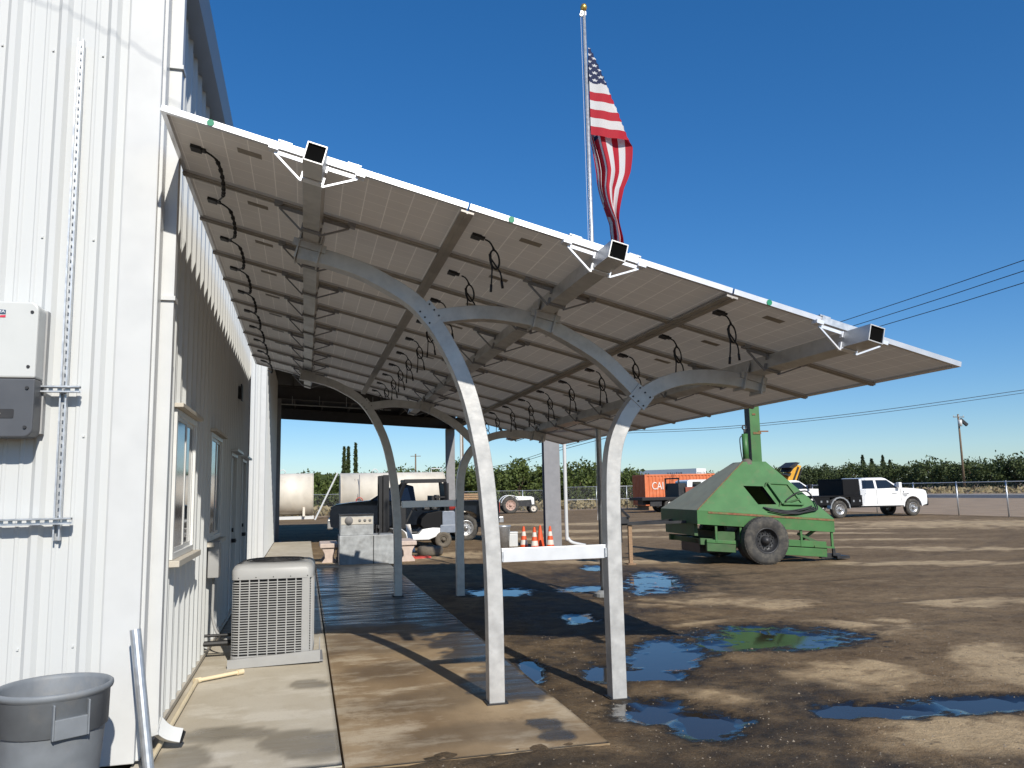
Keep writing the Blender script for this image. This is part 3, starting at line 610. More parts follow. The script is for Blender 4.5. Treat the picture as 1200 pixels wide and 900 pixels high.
mb = MB(); mb.lathe([(0, zt + .045), (.33, zt + .045)], 24); mb.build('fan_well', M_black, ac)
mb = MB()
for r in (.06, .12, .18, .24, .29): mb.tube([(r * math.cos(t * PI / 12), r * math.sin(t * PI / 12), zt + .142 + .012 * (1 - r / .3)) for t in range(25)], .0045, 5, cap=False)
for a in range(8): mb.bar((.05 * math.cos(a * PI / 4), .05 * math.sin(a * PI / 4), zt + .15), (.31 * math.cos(a * PI / 4), .31 * math.sin(a * PI / 4), zt + .142), .006)
mb.build('fan_guard', M_dark, ac)
for k in range(5):
    mb = MB(); mb.cyl((-hw + .06 + k * .165, -hd - .010, zt - .0), (-hw + .06 + k * .165, -hd, zt), .006, 6); mb.build('screw', M_dark, ac)
t = tag(MB().add([(-.70, 8.405, .0), (.17, 8.39, .02), (.17, 8.39, .13), (-.70, 8.405, .085), (-.70, 8.43, .0), (.17, 8.42, .02), (.17, 8.42, .13), (-.70, 8.43, .085)], [(0, 1, 2, 3), (5, 4, 7, 6), (3, 2, 6, 7), (1, 0, 4, 5), (1, 5, 6, 2), (0, 3, 7, 4)]).build('metal_channel', M_grey), 'loose grey sheet metal channel at the foot of the air conditioner', 'metal channel')
mb = MB(); mb.box(.16, .20, 8.42, 8.95, .015, .03); mb.prism([(8.5, .03), (8.85, .03), (8.6, .22)], .165, .172, 'x'); tag(mb.build('bracket_plate', M_steel), 'small upright steel bracket plate right of the air conditioner', 'bracket')

# ------------------------------------------------------------------ solar canopy
can = thing('solar_canopy', 'tilted solar panel canopy on curved aluminium posts beside the building', 'canopy', (0, 0, 0))
TH = math.atan(.257); O0 = Vector((-.889, 5.05, 4.067))
EX = Vector((math.cos(TH), 0, -math.sin(TH))); EN = Vector((math.sin(TH), 0, math.cos(TH))); EY = Vector((0, 1, 0))
def PT(a, b, c): return O0 + EX * a + EY * b + EN * c
TILT = (0, TH, 0)
PL, PW, FH = 1.992, .990, .040
mb = MB(); tk = .0025; fl = .032
mb.box(0, PL, 0, .012, -FH, 0); mb.box(0, PL, PW - .012, PW, -FH, 0); mb.box(0, .012, .012, PW - .012, -FH, 0); mb.box(PL - .012, PL, .012, PW - .012, -FH, 0)
mb.box(.012, PL - .012, .012, fl, -FH, -FH + tk); mb.box(.012, PL - .012, PW - fl, PW - .012, -FH, -FH + tk); mb.box(.012, fl, fl, PW - fl, -FH, -FH + tk); mb.box(PL - fl, PL - .012, fl, PW - fl, -FH, -FH + tk)
me_frame = mb.mesh('solar_panel', M_frame)
mb = MB(); mb.add([(.012, .012, -.014), (PL - .012, .012, -.014), (PL - .012, PW - .012, -.014), (.012, PW - .012, -.014)], [(0, 1, 2, 3)]); me_back = mb.mesh('back_sheet', M_back)
mb = MB(); mb.add([(.012, .012, -.003), (PL - .012, .012, -.003), (PL - .012, PW - .012, -.003), (.012, PW - .012, -.003)], [(0, 1, 2, 3)]); me_glass = mb.mesh('glass', m_back(True))
mb = MB(); mb.box(.115, .185, .455, .535, -.036, -.0145); mb.box(.185, .215, .47, .52, -.030, -.0145); me_box = mb.mesh('junction_box', M_black)
mb = MB(); mb.box(.44, .60, .27, .345, -.0165, -.0145); me_lab = mb.mesh('rating_label', M_label)
# hanging cable coil: built so that "down" is world down after the tilt
def dn(a, b, drop, side=0.): # point below the panel: vertical drop
    return Vector((a + drop * math.sin(TH) * 1.0, b + side, -.03 - drop * math.cos(TH)))
mb = MB(); mb.cs = True
base = [(.21, .49, -.026), (.245, .49, -.032)]
for k, (ph, tail) in enumerate(((0, .32), (.3, .27))):
    pts = [Vector(p) for p in base] + [dn(.268, .49, .03)]
    for i in range(20):
        t = 2 * PI * i / 16 + ph + PI / 2
        pts.append(dn(.285 + (.036 + .004 * k) * math.cos(t), .49 + .010 * math.sin(t + 1), .125 - .072 * math.sin(t)) + Vector((0, .006 * k, 0)))
    ex = .262 if k == 0 else .325
    pts += [dn(ex, .49, .21), dn(ex + (.012 if k else -.006), .50, tail)]
    mb.tube(spline(pts, 2), .0062, 6); mb.tube([pts[-1], pts[-1] + (pts[-1] - pts[-2]).normalized() * .055], .010, 6)
me_loop = mb.mesh('cable', M_cable)
mb = MB(); mb.cs = True; random.seed(5)
pts = spline([(.205, .49, -.024), (.29, .52, -.05), (.33, .66, -.10), (.33, .85, -.13), (.30, 1.05, -.11), (.24, 1.30, -.06), (.20, 1.44, -.035)], 7)
mb.tube(pts, [.0105 if 6 < i < 30 else .007 for i in range(len(pts))], 7)
for i in range(8, 28, 3): mb.tube([pts[i], pts[i + 1]], .0155, 7)
me_chain = mb.mesh('cable', M_cable)
for c_ in range(3):
    for r_ in range(10):
        p = PT(c_ * 2.006, r_ * 1.0, 0); o = link('solar_panel', me_frame, can, p, TILT)
        link('back_sheet', me_back, o); link('glass', me_glass, o); link('junction_box', me_box, o); link('rating_label', me_lab, o)
        cb = link('cable', me_chain if c_ == 0 else me_loop, o)
        if c_ and (r_ * 7 + c_) % 3: cb.location = (random.uniform(-.02, .03), random.uniform(-.03, .03), random.uniform(0, .004))
mb = MB(); mb.cyl((0, -.004, 0), (0, .0, 0), .022, 12); me_dot = mb.mesh('green_sticker', pm('sticker_green', (.0, .22, .11), .5))
for a in (.30, 2.30, 4.30): link('green_sticker', me_dot, can, PT(a, -.001, -.02), TILT)
mb = MB(); mb.box(0, 6.004, -.031, .031, -.056, -.0405); mb.box(0, 6.004, -.008, .008, -.060, -.0562); me_rail = mb.mesh('joint_rail', M_rail)
for r_ in range(1, 10): link('joint_rail', me_rail, can, PT(0, r_ * 1.0 - .005, 0), TILT)
mb = MB(); mb.box(-.045, .045, 0, 9.99, -.072, -.0575); mb.box(-.006, .006, 0, 9.99, -.077, -.0722); me_rail = mb.mesh('seam_rail', M_rail)
for a in (1.999, 4.005): link('seam_rail', me_rail, can, PT(a, 0, 0), TILT)
BC = [.985, 2.99, 4.995]   # beam centre along the slope
BW, BT = .122, -.066
def hollow(x0, x1, z0, z1, y0, y1, t):
    mb = MB()
    mb.box(x0, x0 + t, y0, y1, z0, z1); mb.box(x1 - t, x1, y0, y1, z0, z1); mb.box(x0 + t, x1 - t, y0, y1, z0, z0 + t); mb.box(x0 + t, x1 - t, y0, y1, z1 - t, z1)
    mb.cm = 1; mb.box(x0 + t, x1 - t, y0 + .012, y0 + .02, z0 + t, z1 - t); return mb  # black plate near the mouth paints the shade inside the tube
for a in BC:
    mb = hollow(-BW / 2, BW / 2, BT - BW, BT, -.31, 10.28, .007); o = mb.build('roof_beam', [M_alu, M_tubeshade], can); o.location = PT(a, 0, 0); o.rotation_euler = TILT
# bracket pairs, one mesh
mb = MB(); hb = BW / 2
for s in (-1, 1):
    mb.bar((s * (hb + .004), 0, BT - .012), (s * .27, 0, BT - .010), .012, .024); mb.bar((s * (hb + .01), 0, BT - BW - .02), (s * .265, 0, BT - .02), .012, .02, up=(0, 1, 0))
    mb.bar((s * (hb + .008), 0, BT - BW - .025), (s * (hb + .008), 0, BT - BW + .04), .012, .03); mb.bar((s * (hb + .008), 0, BT), (s * (hb + .008), 0, BT - .045), .012, .03)
    mb.box(min(s * .25, s * .31), max(s * .25, s * .31), -.035, .035, BT - .004, -.0405)
mb.box(-hb - .004, hb + .004, -.03, .03, BT - BW - .012, BT - BW - .002)
me_br = mb.mesh('bracket', M_alub); me_br_shade = mb.mesh('bracket', M_steel)
mb = MB(); mb.box(-.235, .235, -.007, -.001, -.046, .004); mb.box(-.25, -.235, -.009, -.001, -.048, .014); mb.box(.235, .25, -.009, -.001, -.048, .014); mb.box(-.27, -.18, -.006, .03, .004, .014); mb.box(.18, .27, -.006, .03, .004, .014); me_cl = mb.mesh('edge_clamp', M_galv)
for a in BC:
    for r_ in range(11):
        link('bracket', me_br if r_ == 0 else me_br_shade, can, PT(a, r_ * 1.0 - .005, 0), TILT)  # front bracket coloured bright as sunlit, the others darker as shaded
    link('edge_clamp', me_cl, can, PT(a, 0, 0), TILT)
# arches
def sweep(path, wd, y0):
    P = spline([(x, 0, z) for x, z in path], 8); mb = MB(); vs = []
    for i, p in enumerate(P):
        d = (P[min(i + 1, len(P) - 1)] - P[max(i - 1, 0)]).normalized(); n = Vector((d.z, 0, -d.x))
        for s, t in ((-1, -1), (1, -1), (1, 1), (-1, 1)): vs.append(Vector((p.x, y0, p.z)) + n * s * wd / 2 + Vector((0, t * wd / 2, 0)))
    k = len(P); fs = [(i * 4 + j, i * 4 + (j + 1) % 4, i * 4 + 4 + (j + 1) % 4, i * 4 + 4 + j) for i in range(k - 1) for j in range(4)] + [(3, 2, 1, 0), (4 * k - 4, 4 * k - 3, 4 * k - 2, 4 * k - 1)]
    mb.cs = False; mb.add(vs, fs); return mb
AL = [(1.48, 0), (1.478, .8), (1.455, 1.4), (1.39, 2.0), (1.235, 2.6), (.93, 3.12), (.53, 3.39), (.2, 3.51), (-.08, 3.565)]
AM = [(1.0, 3.075), (1.37, 3.125), (1.7, 3.105), (1.99, 3.035), (2.42, 2.80), (2.69, 2.56), (2.83, 2.41)]
AR = [(2.505, -.06), (2.505, 1.2), (2.53, 1.88), (2.63, 2.2), (2.80, 2.42), (2.97, 2.53), (3.2, 2.60), (3.46, 2.62), (3.75, 2.595), (4.02, 2.545)]
for y0, zb in ((6.40, 1.135), (13.27, 1.465)):
    a = sweep(AL, .125, y0).build('curved_post', M_alu, can, bevel=.004)
    b = sweep(AM, .118, y0).build('middle_arch', M_alu, can, bevel=.004)
    c = sweep(AR, .125, y0).build('curved_post', M_alu, can, bevel=.004)
    mb = MB(); mb.box(1.545, 2.44, y0 - .03, y0 + .03, zb - .055, zb + .055); mb.build('brace', M_alub, can, bevel=.003)
    for xa in (2.425, 1.541):
        mb = MB(); mb.box(xa, xa + .016, y0 - .05, y0 + .05, zb - .045, zb + .03); mb.build('brace_clip', M_galv, can)
    for bx_, z_ in ((1.48, 0), (2.505, -.05)):
        mb = MB(); mb.box(bx_ - .085, bx_ + .085, y0 - .085, y0 + .085, z_ - .02, z_ + .012); mb.build('base_plate', M_dark, can)
    # gusset plates with bolts where tubes meet
    for gx_, gz_, an in ((.965, 3.095, -50), (2.80, 2.43, -42)):
        mb = MB(); Mx = Matrix.Translation((gx_, y0 - .066, gz_)) @ Matrix.Rotation(R(-an), 4, 'Y')
        mb.box(-.09, .09, -.003, .003, -.075, .075, Mx); gp = mb.build('gusset_plate', M_alu, can)
        mb = MB()
        for i in (-.06, 0, .06):
            for j in (-.05, .05): mb.cyl(Mx @ Vector((i, -.010, j)), Mx @ Vector((i, -.003, j)), .008, 6)
        mb.build('bolts', M_dark, gp)
    for a_ in BC:
        P = PT(a_, y0 - 5.05, BT - BW)
        mb = MB()
        for s in (-1, 1):
            mb.box(s * .085 - .006, s * .085 + .006, -.10, .10, -.16, .10)
        mb.box(-.1, .1, -.10, -.066, -.006, -.0005); mb.box(-.13, .13, -.082, -.07, -.06, .0)
        o = mb.build('saddle_clamp', M_alu, can); o.location = P; o.rotation_euler = TILT
# ------------------------------------------------------------------ back shed (lean-to)
sh = thing('steel_shed', 'dark open-sided steel shed roof on columns behind the canopy', 'shed')
b2 = thing('shed_building', 'white ribbed building end wall beside the dark shed', 'building')
def wall2(p0, p1, zr, zt2, par):
    p0 = Vector(p0); p1 = Vector(p1); d = (p1 - p0); L_ = d.length; d.normalize(); nrm = Vector((d.y, -d.x, 0)); u = 0
    while u < L_ - .01:
        ue = min(L_, u + 3 * RP); pr = prof(u, ue, 0); k = len(pr); mb = MB()
        mb.add([tuple(p0 + d * a + nrm * e + Vector((0, 0, z))) for z in (zr, zt2) for a, e in pr], [(i, i + 1, k + i + 1, k + i) for i in range(k - 1)]); mb.build('wall_panel', M_wall, par, fix=False); u = ue
wall2((-6, 22.0, 0), (-1.06, 22.0, 0), .0, 5.6, b2); wall2((-1.06, 22.02, 0), (-1.06, 31.0, 0), .0, 5.9, b2)
mb = MB(); mb.box(-1.16, -1.02, 21.96, 22.1, 0, 5.6); mb.build('corner_trim', M_trim, b2, bevel=.006)
mb = MB(); mb.box(-6, -1.2, 22.1, 30.9, 0, 5.55); mb.build('interior_core', M_shed, b2)
zl = lambda x, o=0: 5.28 - .06 * (x + 1) + o
def slope_box(mb, x0, x1, y0, y1, h0, h1):
    mb.add([(x, y, zl(x, h)) for x in (x0, x1) for y in (y0, y1) for h in (h0, h1)], [(0, 1, 3, 2), (4, 6, 7, 5), (0, 4, 5, 1), (2, 3, 7, 6), (0, 2, 6, 4), (1, 5, 7, 3)])
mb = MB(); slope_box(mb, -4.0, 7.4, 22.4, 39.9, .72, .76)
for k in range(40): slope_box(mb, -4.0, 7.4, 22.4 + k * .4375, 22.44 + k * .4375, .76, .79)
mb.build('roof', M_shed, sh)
mb = MB(); slope_box(mb, -4.0, 7.4, 39.91, 39.95, .02, .76); mb.build('end_fascia', M_shed, sh)
for x in np.linspace(-.5, 7.0, 7):
    mb = MB(); slope_box(mb, x - .03, x + .03, 22.5, 39.8, .52, .715); mb.build('purlin', M_shed, sh)
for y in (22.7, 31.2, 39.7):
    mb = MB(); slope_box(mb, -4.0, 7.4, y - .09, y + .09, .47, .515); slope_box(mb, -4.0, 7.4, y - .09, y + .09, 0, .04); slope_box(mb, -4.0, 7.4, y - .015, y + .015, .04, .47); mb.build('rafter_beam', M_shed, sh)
mb = MB(); mb.box(7.0, 7.34, 22.8, 39.6, 4.78, 5.18); mb.build('eave_beam', M_shed, sh)
for x, y in ((7.05, 22.7), (7.05, 39.7), (-.97, 31.2)):
    mb = MB(); w2 = .24 if y < 39 or x < 0 else .22
    if x < 0: w2 = .07
    mb.box(x - w2, x + w2, y - .11, y - .09, -.05, zl(x, -.003)); mb.box(x - w2, x + w2, y + .09, y + .11, -.05, zl(x, -.003)); mb.box(x - .012, x + .012, y - .09, y + .09, -.05, zl(x, -.003)); mb.box(x - w2 - .1, x + w2 + .1, y - .2, y + .2, -.06, -.03); mb.build('column', M_steel, sh)
mb = MB(); mb.tube([(-.9, 31.0, 5.05), (3.2, 31.0, 4.85)], .025, 6)
for k in range(4): mb.bar((-.5 + k, 31.0, 5.03 - k * .05), (-.5 + k, 31.0, 5.35), .02)
mb.build('conduit', M_galvd, sh)
mb = MB(); mb.box(2.7, 3.35, 27.9, 28.15, 4.78, 4.86); mb.build('light_fixture', M_trim, sh)
for x, y, lab in ((7.40, 22.45, 'white bent drainpipe in front of the nearer wide shed column'), (7.55, 39.4, 'thin white drainpipe beside the farther shed column')):
    mb = MB(); mb.cs = True; mb.tube(spline([(x, y, 4.75), (x, y, 3), (x, y, .42), (x + .03, y, .25), (x + .15, y - .05, .12), (x + .5, y - .2, .03)], 5), .055, 8); tag(mb.build('drainpipe', M_trim), lab, 'pipe')
# ------------------------------------------------------------------ flagpole + flag
fp = thing('flagpole', 'tall aluminium flagpole with a gold ball behind the canopy', 'flagpole', (4.65, 12.31, -.05))
mb = MB(); mb.cs = True; mb.tube([(0, 0, 0), (0, 0, 4), (0, 0, 10.05)], [.048, .042, .028], 14); mb.build('pole', M_galv, fp)
mb = MB(); mb.cs = True; mb.lathe([(0.001, 10.06), (.045, 10.08), (.062, 10.13), (.045, 10.18), (.001, 10.195)], 12); mb.build('ball', M_gold, fp)
mb = MB(); mb.box(-.065, .03, -.02, .02, 9.98, 10.05); mb.cyl((-.055, -.02, 9.98), (-.055, .02, 9.98), .03, 8); mb.build('truck', M_galv, fp)
mb = MB(); mb.tube([(-.062, 0, 9.97), (-.060, .0, 5), (-.06, 0, 1.2)], .004, 5); mb.build('halyard', M_alub, fp)
mb = MB(); mb.lathe([(.15, 0), (.15, .05), (.09, .09), (.07, .1)], 16); mb.build('base_collar', M_galvd, fp)
def m_flag():
    m, t, b, N, L = nt('flag_cloth'); uv = N('UVMap'); sp = N('SeparateXYZ'); L(uv.outputs[0], sp.inputs[0]); u, v = sp.outputs[0], sp.outputs[1]
    def mth(op, a, c=None, d=None):
        x = N('Math'); x.operation = op
        for i, q in enumerate((a, c, d)):
            if q is None: continue
            if isinstance(q, (int, float)): x.inputs[i].default_value = q
            else: L(q, x.inputs[i])
        return x.outputs[0]
    st = mth('LESS_THAN', mth('FRACT', mth('MULTIPLY', v, 6.5)), .5)   # v=0 at the top: red first
    def mix(f, a, c):
        x = N('Mix'); x.data_type = 'RGBA'; L(f, x.inputs[0])
        for i, q in ((6, a), (7, c)):
            if isinstance(q, tuple): x.inputs[i].default_value = (*q, 1)
            else: L(q, x.inputs[i])
        return x.outputs[2]
    c = mix(st, (.74, .73, .72), (.50, .012, .03))
    cant = mth('MULTIPLY', mth('LESS_THAN', u, .40), mth('LESS_THAN', v, 7 / 13))
    # stars: 11 x 9 half-grid, every other cell
    a = mth('MULTIPLY', u, 12 / .40); bb = mth('MULTIPLY', v, 10 / (7 / 13)); ra = mth('ROUND', a); rb = mth('ROUND', bb)
    ok = mth('LESS_THAN', mth('ABSOLUTE', mth('SUBTRACT', mth('FRACT', mth('MULTIPLY', mth('ADD', ra, rb), .5)), .0)), .25)
    dx = mth('MULTIPLY', mth('SUBTRACT', a, ra), .0633); dy = mth('MULTIPLY', mth('SUBTRACT', bb, rb), .0808 * 1.0)
    rad = mth('SQRT', mth('ADD', mth('MULTIPLY', dx, dx), mth('MULTIPLY', dy, dy)))
    ang = mth('ARCTAN2', dx, mth('MULTIPLY', dy, -1)); k = 2 * PI / 5
    am = mth('SUBTRACT', mth('PINGPONG', mth('ADD', ang, 4 * k), k / 2), 0)
    lim = mth('DIVIDE', .0185, mth('COSINE', mth('SUBTRACT', PI * .3 + .0, mth('SUBTRACT', am, 0)), ))
    star = mth('MULTIPLY', mth('LESS_THAN', mth('MULTIPLY', rad, 1.0), mth('SUBTRACT', .036, mth('MULTIPLY', am, .036))), ok)
    cc = mix(star, (.012, .022, .085), (.75, .75, .75)); c = mix(cant, c, cc); L(c, b.inputs['Base Color']); b.inputs['Roughness'].default_value = .75
    tr = N('BsdfTranslucent'); L(c, tr.inputs[0]); ms = N('MixShader'); ms.inputs[0].default_value = .35; L(b.outputs[0], ms.inputs[1]); L(tr.outputs[0], ms.inputs[2]); L(ms.outputs[0], t.nodes['Material Output'].inputs[0]); return m
fl_ = MB(); fl_.cs = True; fl_.uv = []; NV, NU = 78, 70; HO, FLY = 1.60, 2.75; vs = []
CT = 7 / 13
def zfl(v): return -HO * (v * .41 / CT if v < CT else .41 + (v - CT) * .59 / (1 - CT))
for i in range(NV + 1):
    v = i / NV; L1 = .03 + .60 * (-zfl(v) / HO) ** .92; z0 = zfl(v)
    for j in range(NU + 1):
        s = FLY * j / NU
        if s <= L1:
            x = s; z = z0 - .06 * s - .04 * math.sin(PI * s / .66) * v; yy = -.05 * math.sin(PI * min(1, s / .7)) * (1 + .2 * math.sin(7 * v)) - .010 * math.sin(s * 24 + v * 4)
        else:
            h = s - L1; z = z0 - .06 * L1 - h * (3.6 + z0) / (FLY - L1)
            tx = max(.63 - (1 - v) * 1.42, .06 + .10 * v)
            rp = sm(0, 1, np.float64(h / (.10 + .45 * (1 - v)))); rp = float(rp)
            drop = min(1, max(0, (-z - 1.55) / 1.55)); w_ = lerp(1, .15, drop ** 1.5)
            tx = lerp(.36, .44, drop) + (tx - .36) * w_ + .10 * math.sin(PI * min(1, max(0, (-z - 1.25) / 1.25))) * v - .05 * math.sin(PI * min(1, max(0, (-z - 2.2) / 1.2)))
            x = lerp(L1, tx, rp)
            yy = -.02 * (1 - min(1, h / .08)) + min(1, h / .08) * (.07 + (.14 if v < .5 else 0) * rp + .035 * math.sin(v * 15 + 1) * (1 + 1.2 * drop) + .02 * math.sin(v * 31 + z * 2) * drop)
            x += .012 * math.sin(z * 6 + v * 4) * rp
        vs.append((.045 + x * 1.1, yy, z)); fl_.uv.append((s / FLY, v))
fl_.add(vs, [(i * (NU + 1) + j, i * (NU + 1) + j + 1, (i + 1) * (NU + 1) + j + 1, (i + 1) * (NU + 1) + j) for i in range(NV) for j in range(NU)])
o = fl_.build('flag', m_flag(), fix=False); o.location = (4.66, 12.31, 9.33); tag(o, 'limp American flag hanging in folds from the flagpole', 'flag')

# ------------------------------------------------------------------ wheels
def wheel_meshes(r, wd, rim_r):
    mb = MB(); mb.cs = True
    prof = [(rim_r, -wd / 2 + .02), (rim_r + .02, -wd / 2), (r * .86, -wd / 2 - .004), (r * .95, -wd / 2 + .015), (r, -wd / 2 + .05), (r, wd / 2 - .05), (r * .95, wd / 2 - .015), (r * .86, wd / 2 + .004), (rim_r + .02, wd / 2), (rim_r, wd / 2 - .02)]
    Mx = Matrix.Rotation(PI / 2, 4, 'X'); mb.lathe(prof, 40, Mx)
    mb.cs = False
    for k in range(48):
        a = k * 2 * PI / 48
        for s in (-1, 1):
            M2 = Matrix.Rotation(a + s * .04, 4, 'Y') @ Matrix.Translation((r - .004, 0, 0)); mb.box(-.006, .0055, min(s * .012, s * (wd / 2 - .035)), max(s * .012, s * (wd / 2 - .035)), -r * .045, r * .045, M2)
    return mb
def wheel(parent, x, y, z, r, wd, rim_r, dish, rubber, rimmat, side=-1, spokes=8, hub=.09, name='wheel'):
    wo = wheel_meshes(r, wd, rim_r).build(name, rubber, parent); wo.location = (x, y, z)
    mb = MB(); mb.cs = True; s = side
    Mx = Matrix.Rotation(PI / 2, 4, 'X') if s < 0 else Matrix.Rotation(-PI / 2, 4, 'X')
    e = wd / 2
    mb.lathe([(rim_r + .004, e - .012), (rim_r - .015, e - .004), (rim_r - .03, e - .03), (rim_r * .80, e - dish * .8), (rim_r * .62, e - dish), (hub * 1.25, e - dish + .01)], 28, Mx)
    rim = mb.build('rim', rimmat, wo, fix=False)
    mb = MB(); mb.cs = True; mb.lathe([(hub * 1.3, e - dish), (hub * 1.25, e - dish + .03), (hub, e - dish + .05), (hub * .8, e - dish + .11), (.001, e - dish + .12)], 16, Mx)
    mb.cs = False
    for k in range(spokes):
        a = 2 * PI * k / spokes; p = Mx @ Vector((rim_r * .55 * math.cos(a), rim_r * .55 * math.sin(a), e - dish)); q = Mx @ Vector((rim_r * .55 * math.cos(a), rim_r * .55 * math.sin(a), e - dish + .035)); mb.cyl(p, q, rim_r * .05, 6)
    mb.build('hub', rimmat, wo, fix=False)
    mb = MB()
    for k in range(spokes):
        a = 2 * PI * (k + .5) / spokes; p = Mx @ Vector((rim_r * .70 * math.cos(a), rim_r * .70 * math.sin(a), e - dish * .93 + .001)); q = Mx @ Vector((rim_r * .70 * math.cos(a), rim_r * .70 * math.sin(a), e - dish * .93 + .012)); mb.cyl(p, q, rim_r * .085, 8)
    mb.build('hand_hole', M_black, wo)
    return wo
# ------------------------------------------------------------------ green hood trailer
gt = thing('hood_trailer', 'green pyramid-hooded machine trailer with a tall chimney and one big tyre', 'trailer', (9.70, 15.72, -.05), R(-5))
K = -.082
def zt_(x): return 1.20 + K * (x + 1.41)
X0, X1, Y0, Y1 = -1.43, 1.80, .22, 2.5
ax0, ax1, ay0, ay1, az_ = .06, .63, .98, 1.50, 2.26
# skirt
def skew(mb, x0, x1, y0, y1, h0, h1): # box whose height follows the tilt; h relative to skirt top
    mb.add([(x, y, zt_(x) + h) for x in (x0, x1) for y in (y0, y1) for h in (h0, h1)], [(0, 1, 3, 2), (4, 6, 7, 5), (0, 4, 5, 1), (2, 3, 7, 6), (0, 2, 6, 4), (1, 5, 7, 3)]); return mb
mb = MB(); skew(mb, X0, X1, Y0, Y0 + .012, -.30, 0); skew(mb, X0, X1, Y1 - .012, Y1, -.30, 0); mb.cm = 1; skew(mb, X0, X0 + .012, Y0 + .012, Y1 - .012, -.30, 0); mb.cm = 0; skew(mb, X1 - .012, X1, Y0 + .012, Y1 - .012, -.30, 0); mb.build('skirt', [M_green, M_greend], gt)  # left end takes the darker green to paint in its shade
mb = MB(); skew(mb, X0 + .25, X1 + .004, Y0 - .012, Y0 - .001, -.055, -.012); mb.build('rusty_edge', M_rust, gt)
# hood faces
BLp, BRp = Vector((X0, Y0, zt_(X0))), Vector((X1, Y0, zt_(X1))); BLb, BRb = Vector((X0, Y1, zt_(X0))), Vector((X1, Y1, zt_(X1)))
TLp, TRp, TLb, TRb = Vector((ax0, ay0, az_)), Vector((ax1, ay0, az_)), Vector((ax0, ay1, az_)), Vector((ax1, ay1, az_))
def onface(x, z): # point on the front face (bilinear)
    for _ in range(1): pass
    t = .5
    for _ in range(30):
        l = BLp.lerp(TLp, t); r = BRp.lerp(TRp, t); s = (x - l.x) / (r.x - l.x); zz = l.lerp(r, s).z; t += (z - zz) * .7
    return l.lerp(r, s)
OP = [onface(.07, 1.29), onface(.52, 1.28), onface(.34, 1.69), onface(-.14, 1.71)]   # BL BR TR TL
mb = MB(); mb.add([BLp, BRp, TRp, TLp] + OP, [(0, 1, 5, 4), (1, 2, 6, 5), (2, 3, 7, 6), (3, 0, 4, 7)])
hood = mb.build('hood_front', M_green, gt, fix=False)
mb = MB(); mb.add([BLb, BLp, TLp, TLb], [(0, 1, 2, 3)]); mb.build('hood_side', M_olive, gt, fix=False)  # dusty green, made paler in colour because this slope catches more light
mb = MB(); mb.add([BRp, BRb, TRb, TRp], [(0, 1, 2, 3)]); mb.add([BRb, BLb, TLb, TRb], [(0, 1, 2, 3)]); mb.add([TLp, TRp, TRb, TLb], [(0, 1, 2, 3)]); mb.build('hood_side', M_green, gt, fix=False)
mb = MB()
inn = [p + Vector((0, .16, -.02)) for p in OP]; mb.add(OP + inn, [(0, 1, 5, 4), (1, 2, 6, 5), (2, 3, 7, 6), (3, 0, 4, 7)]); mb.build('opening_lip', M_dark, gt, fix=False)
mb = MB(); mb.tube([BLp + Vector((.01, -.004, .006)), TLp + Vector((0, -.006, .004))], .012, 6); mb.build('ridge_seam', M_rust, gt)
nf = (BRp - BLp).cross(TLp - BLp).normalized()
if nf.y > 0: nf = -nf
# access door leaf folded open on the right
DD = [onface(.65, 1.26), onface(1.14, 1.24), onface(.94, 1.70), onface(.47, 1.73)]
mb = MB()
for i in range(4): mb.bar(DD[i] + nf * .05, DD[(i + 1) % 4] + nf * .05, .05, .04, up=nf)
dr = mb.build('door_frame', M_green, gt)
mb = MB(); mb.add([p + nf * .035 for p in DD] + [p + nf * .03 for p in DD], [(0, 1, 2, 3), (7, 6, 5, 4)]); mb.build('door_panel', M_green, dr, fix=False)
mb = MB(); mb.bar(DD[0] + nf * .06, DD[2].lerp(DD[1], .75) + nf * .06, .03); mb.build('door_stay', M_greend, dr)
for i in (0, 3):
    mb = MB(); q = OP[1 if i == 0 else 2].lerp(DD[i], .55) + nf * .02; mb.bar(q - Vector((.03, 0, .05)), q + Vector((.03, 0, .05)), .03); mb.build('hinge', M_greend, dr)
# hoses lying on the hood
mb = MB(); mb.cs = True; random.seed(11)
for k in range(4):
    pts = [onface(lerp(.15, 1.35, t / 7) + .03 * k, 1.21 - .035 * k * .8 - .09 * math.sin(PI * t / 7) + random.uniform(-.01, .01)) + nf * (.03 + .012 * k) for t in range(8)]
    if k == 3: pts += [onface(1.45, 1.33) + nf * .05, onface(1.32, 1.5) + nf * .1, onface(1.05, 1.47) + nf * .1, onface(.8, 1.36) + nf * .07, onface(.72, 1.30) + nf * .06]
    mb.tube(spline(pts, 4), .017, 6)
mb.build('hose', M_cable, gt)
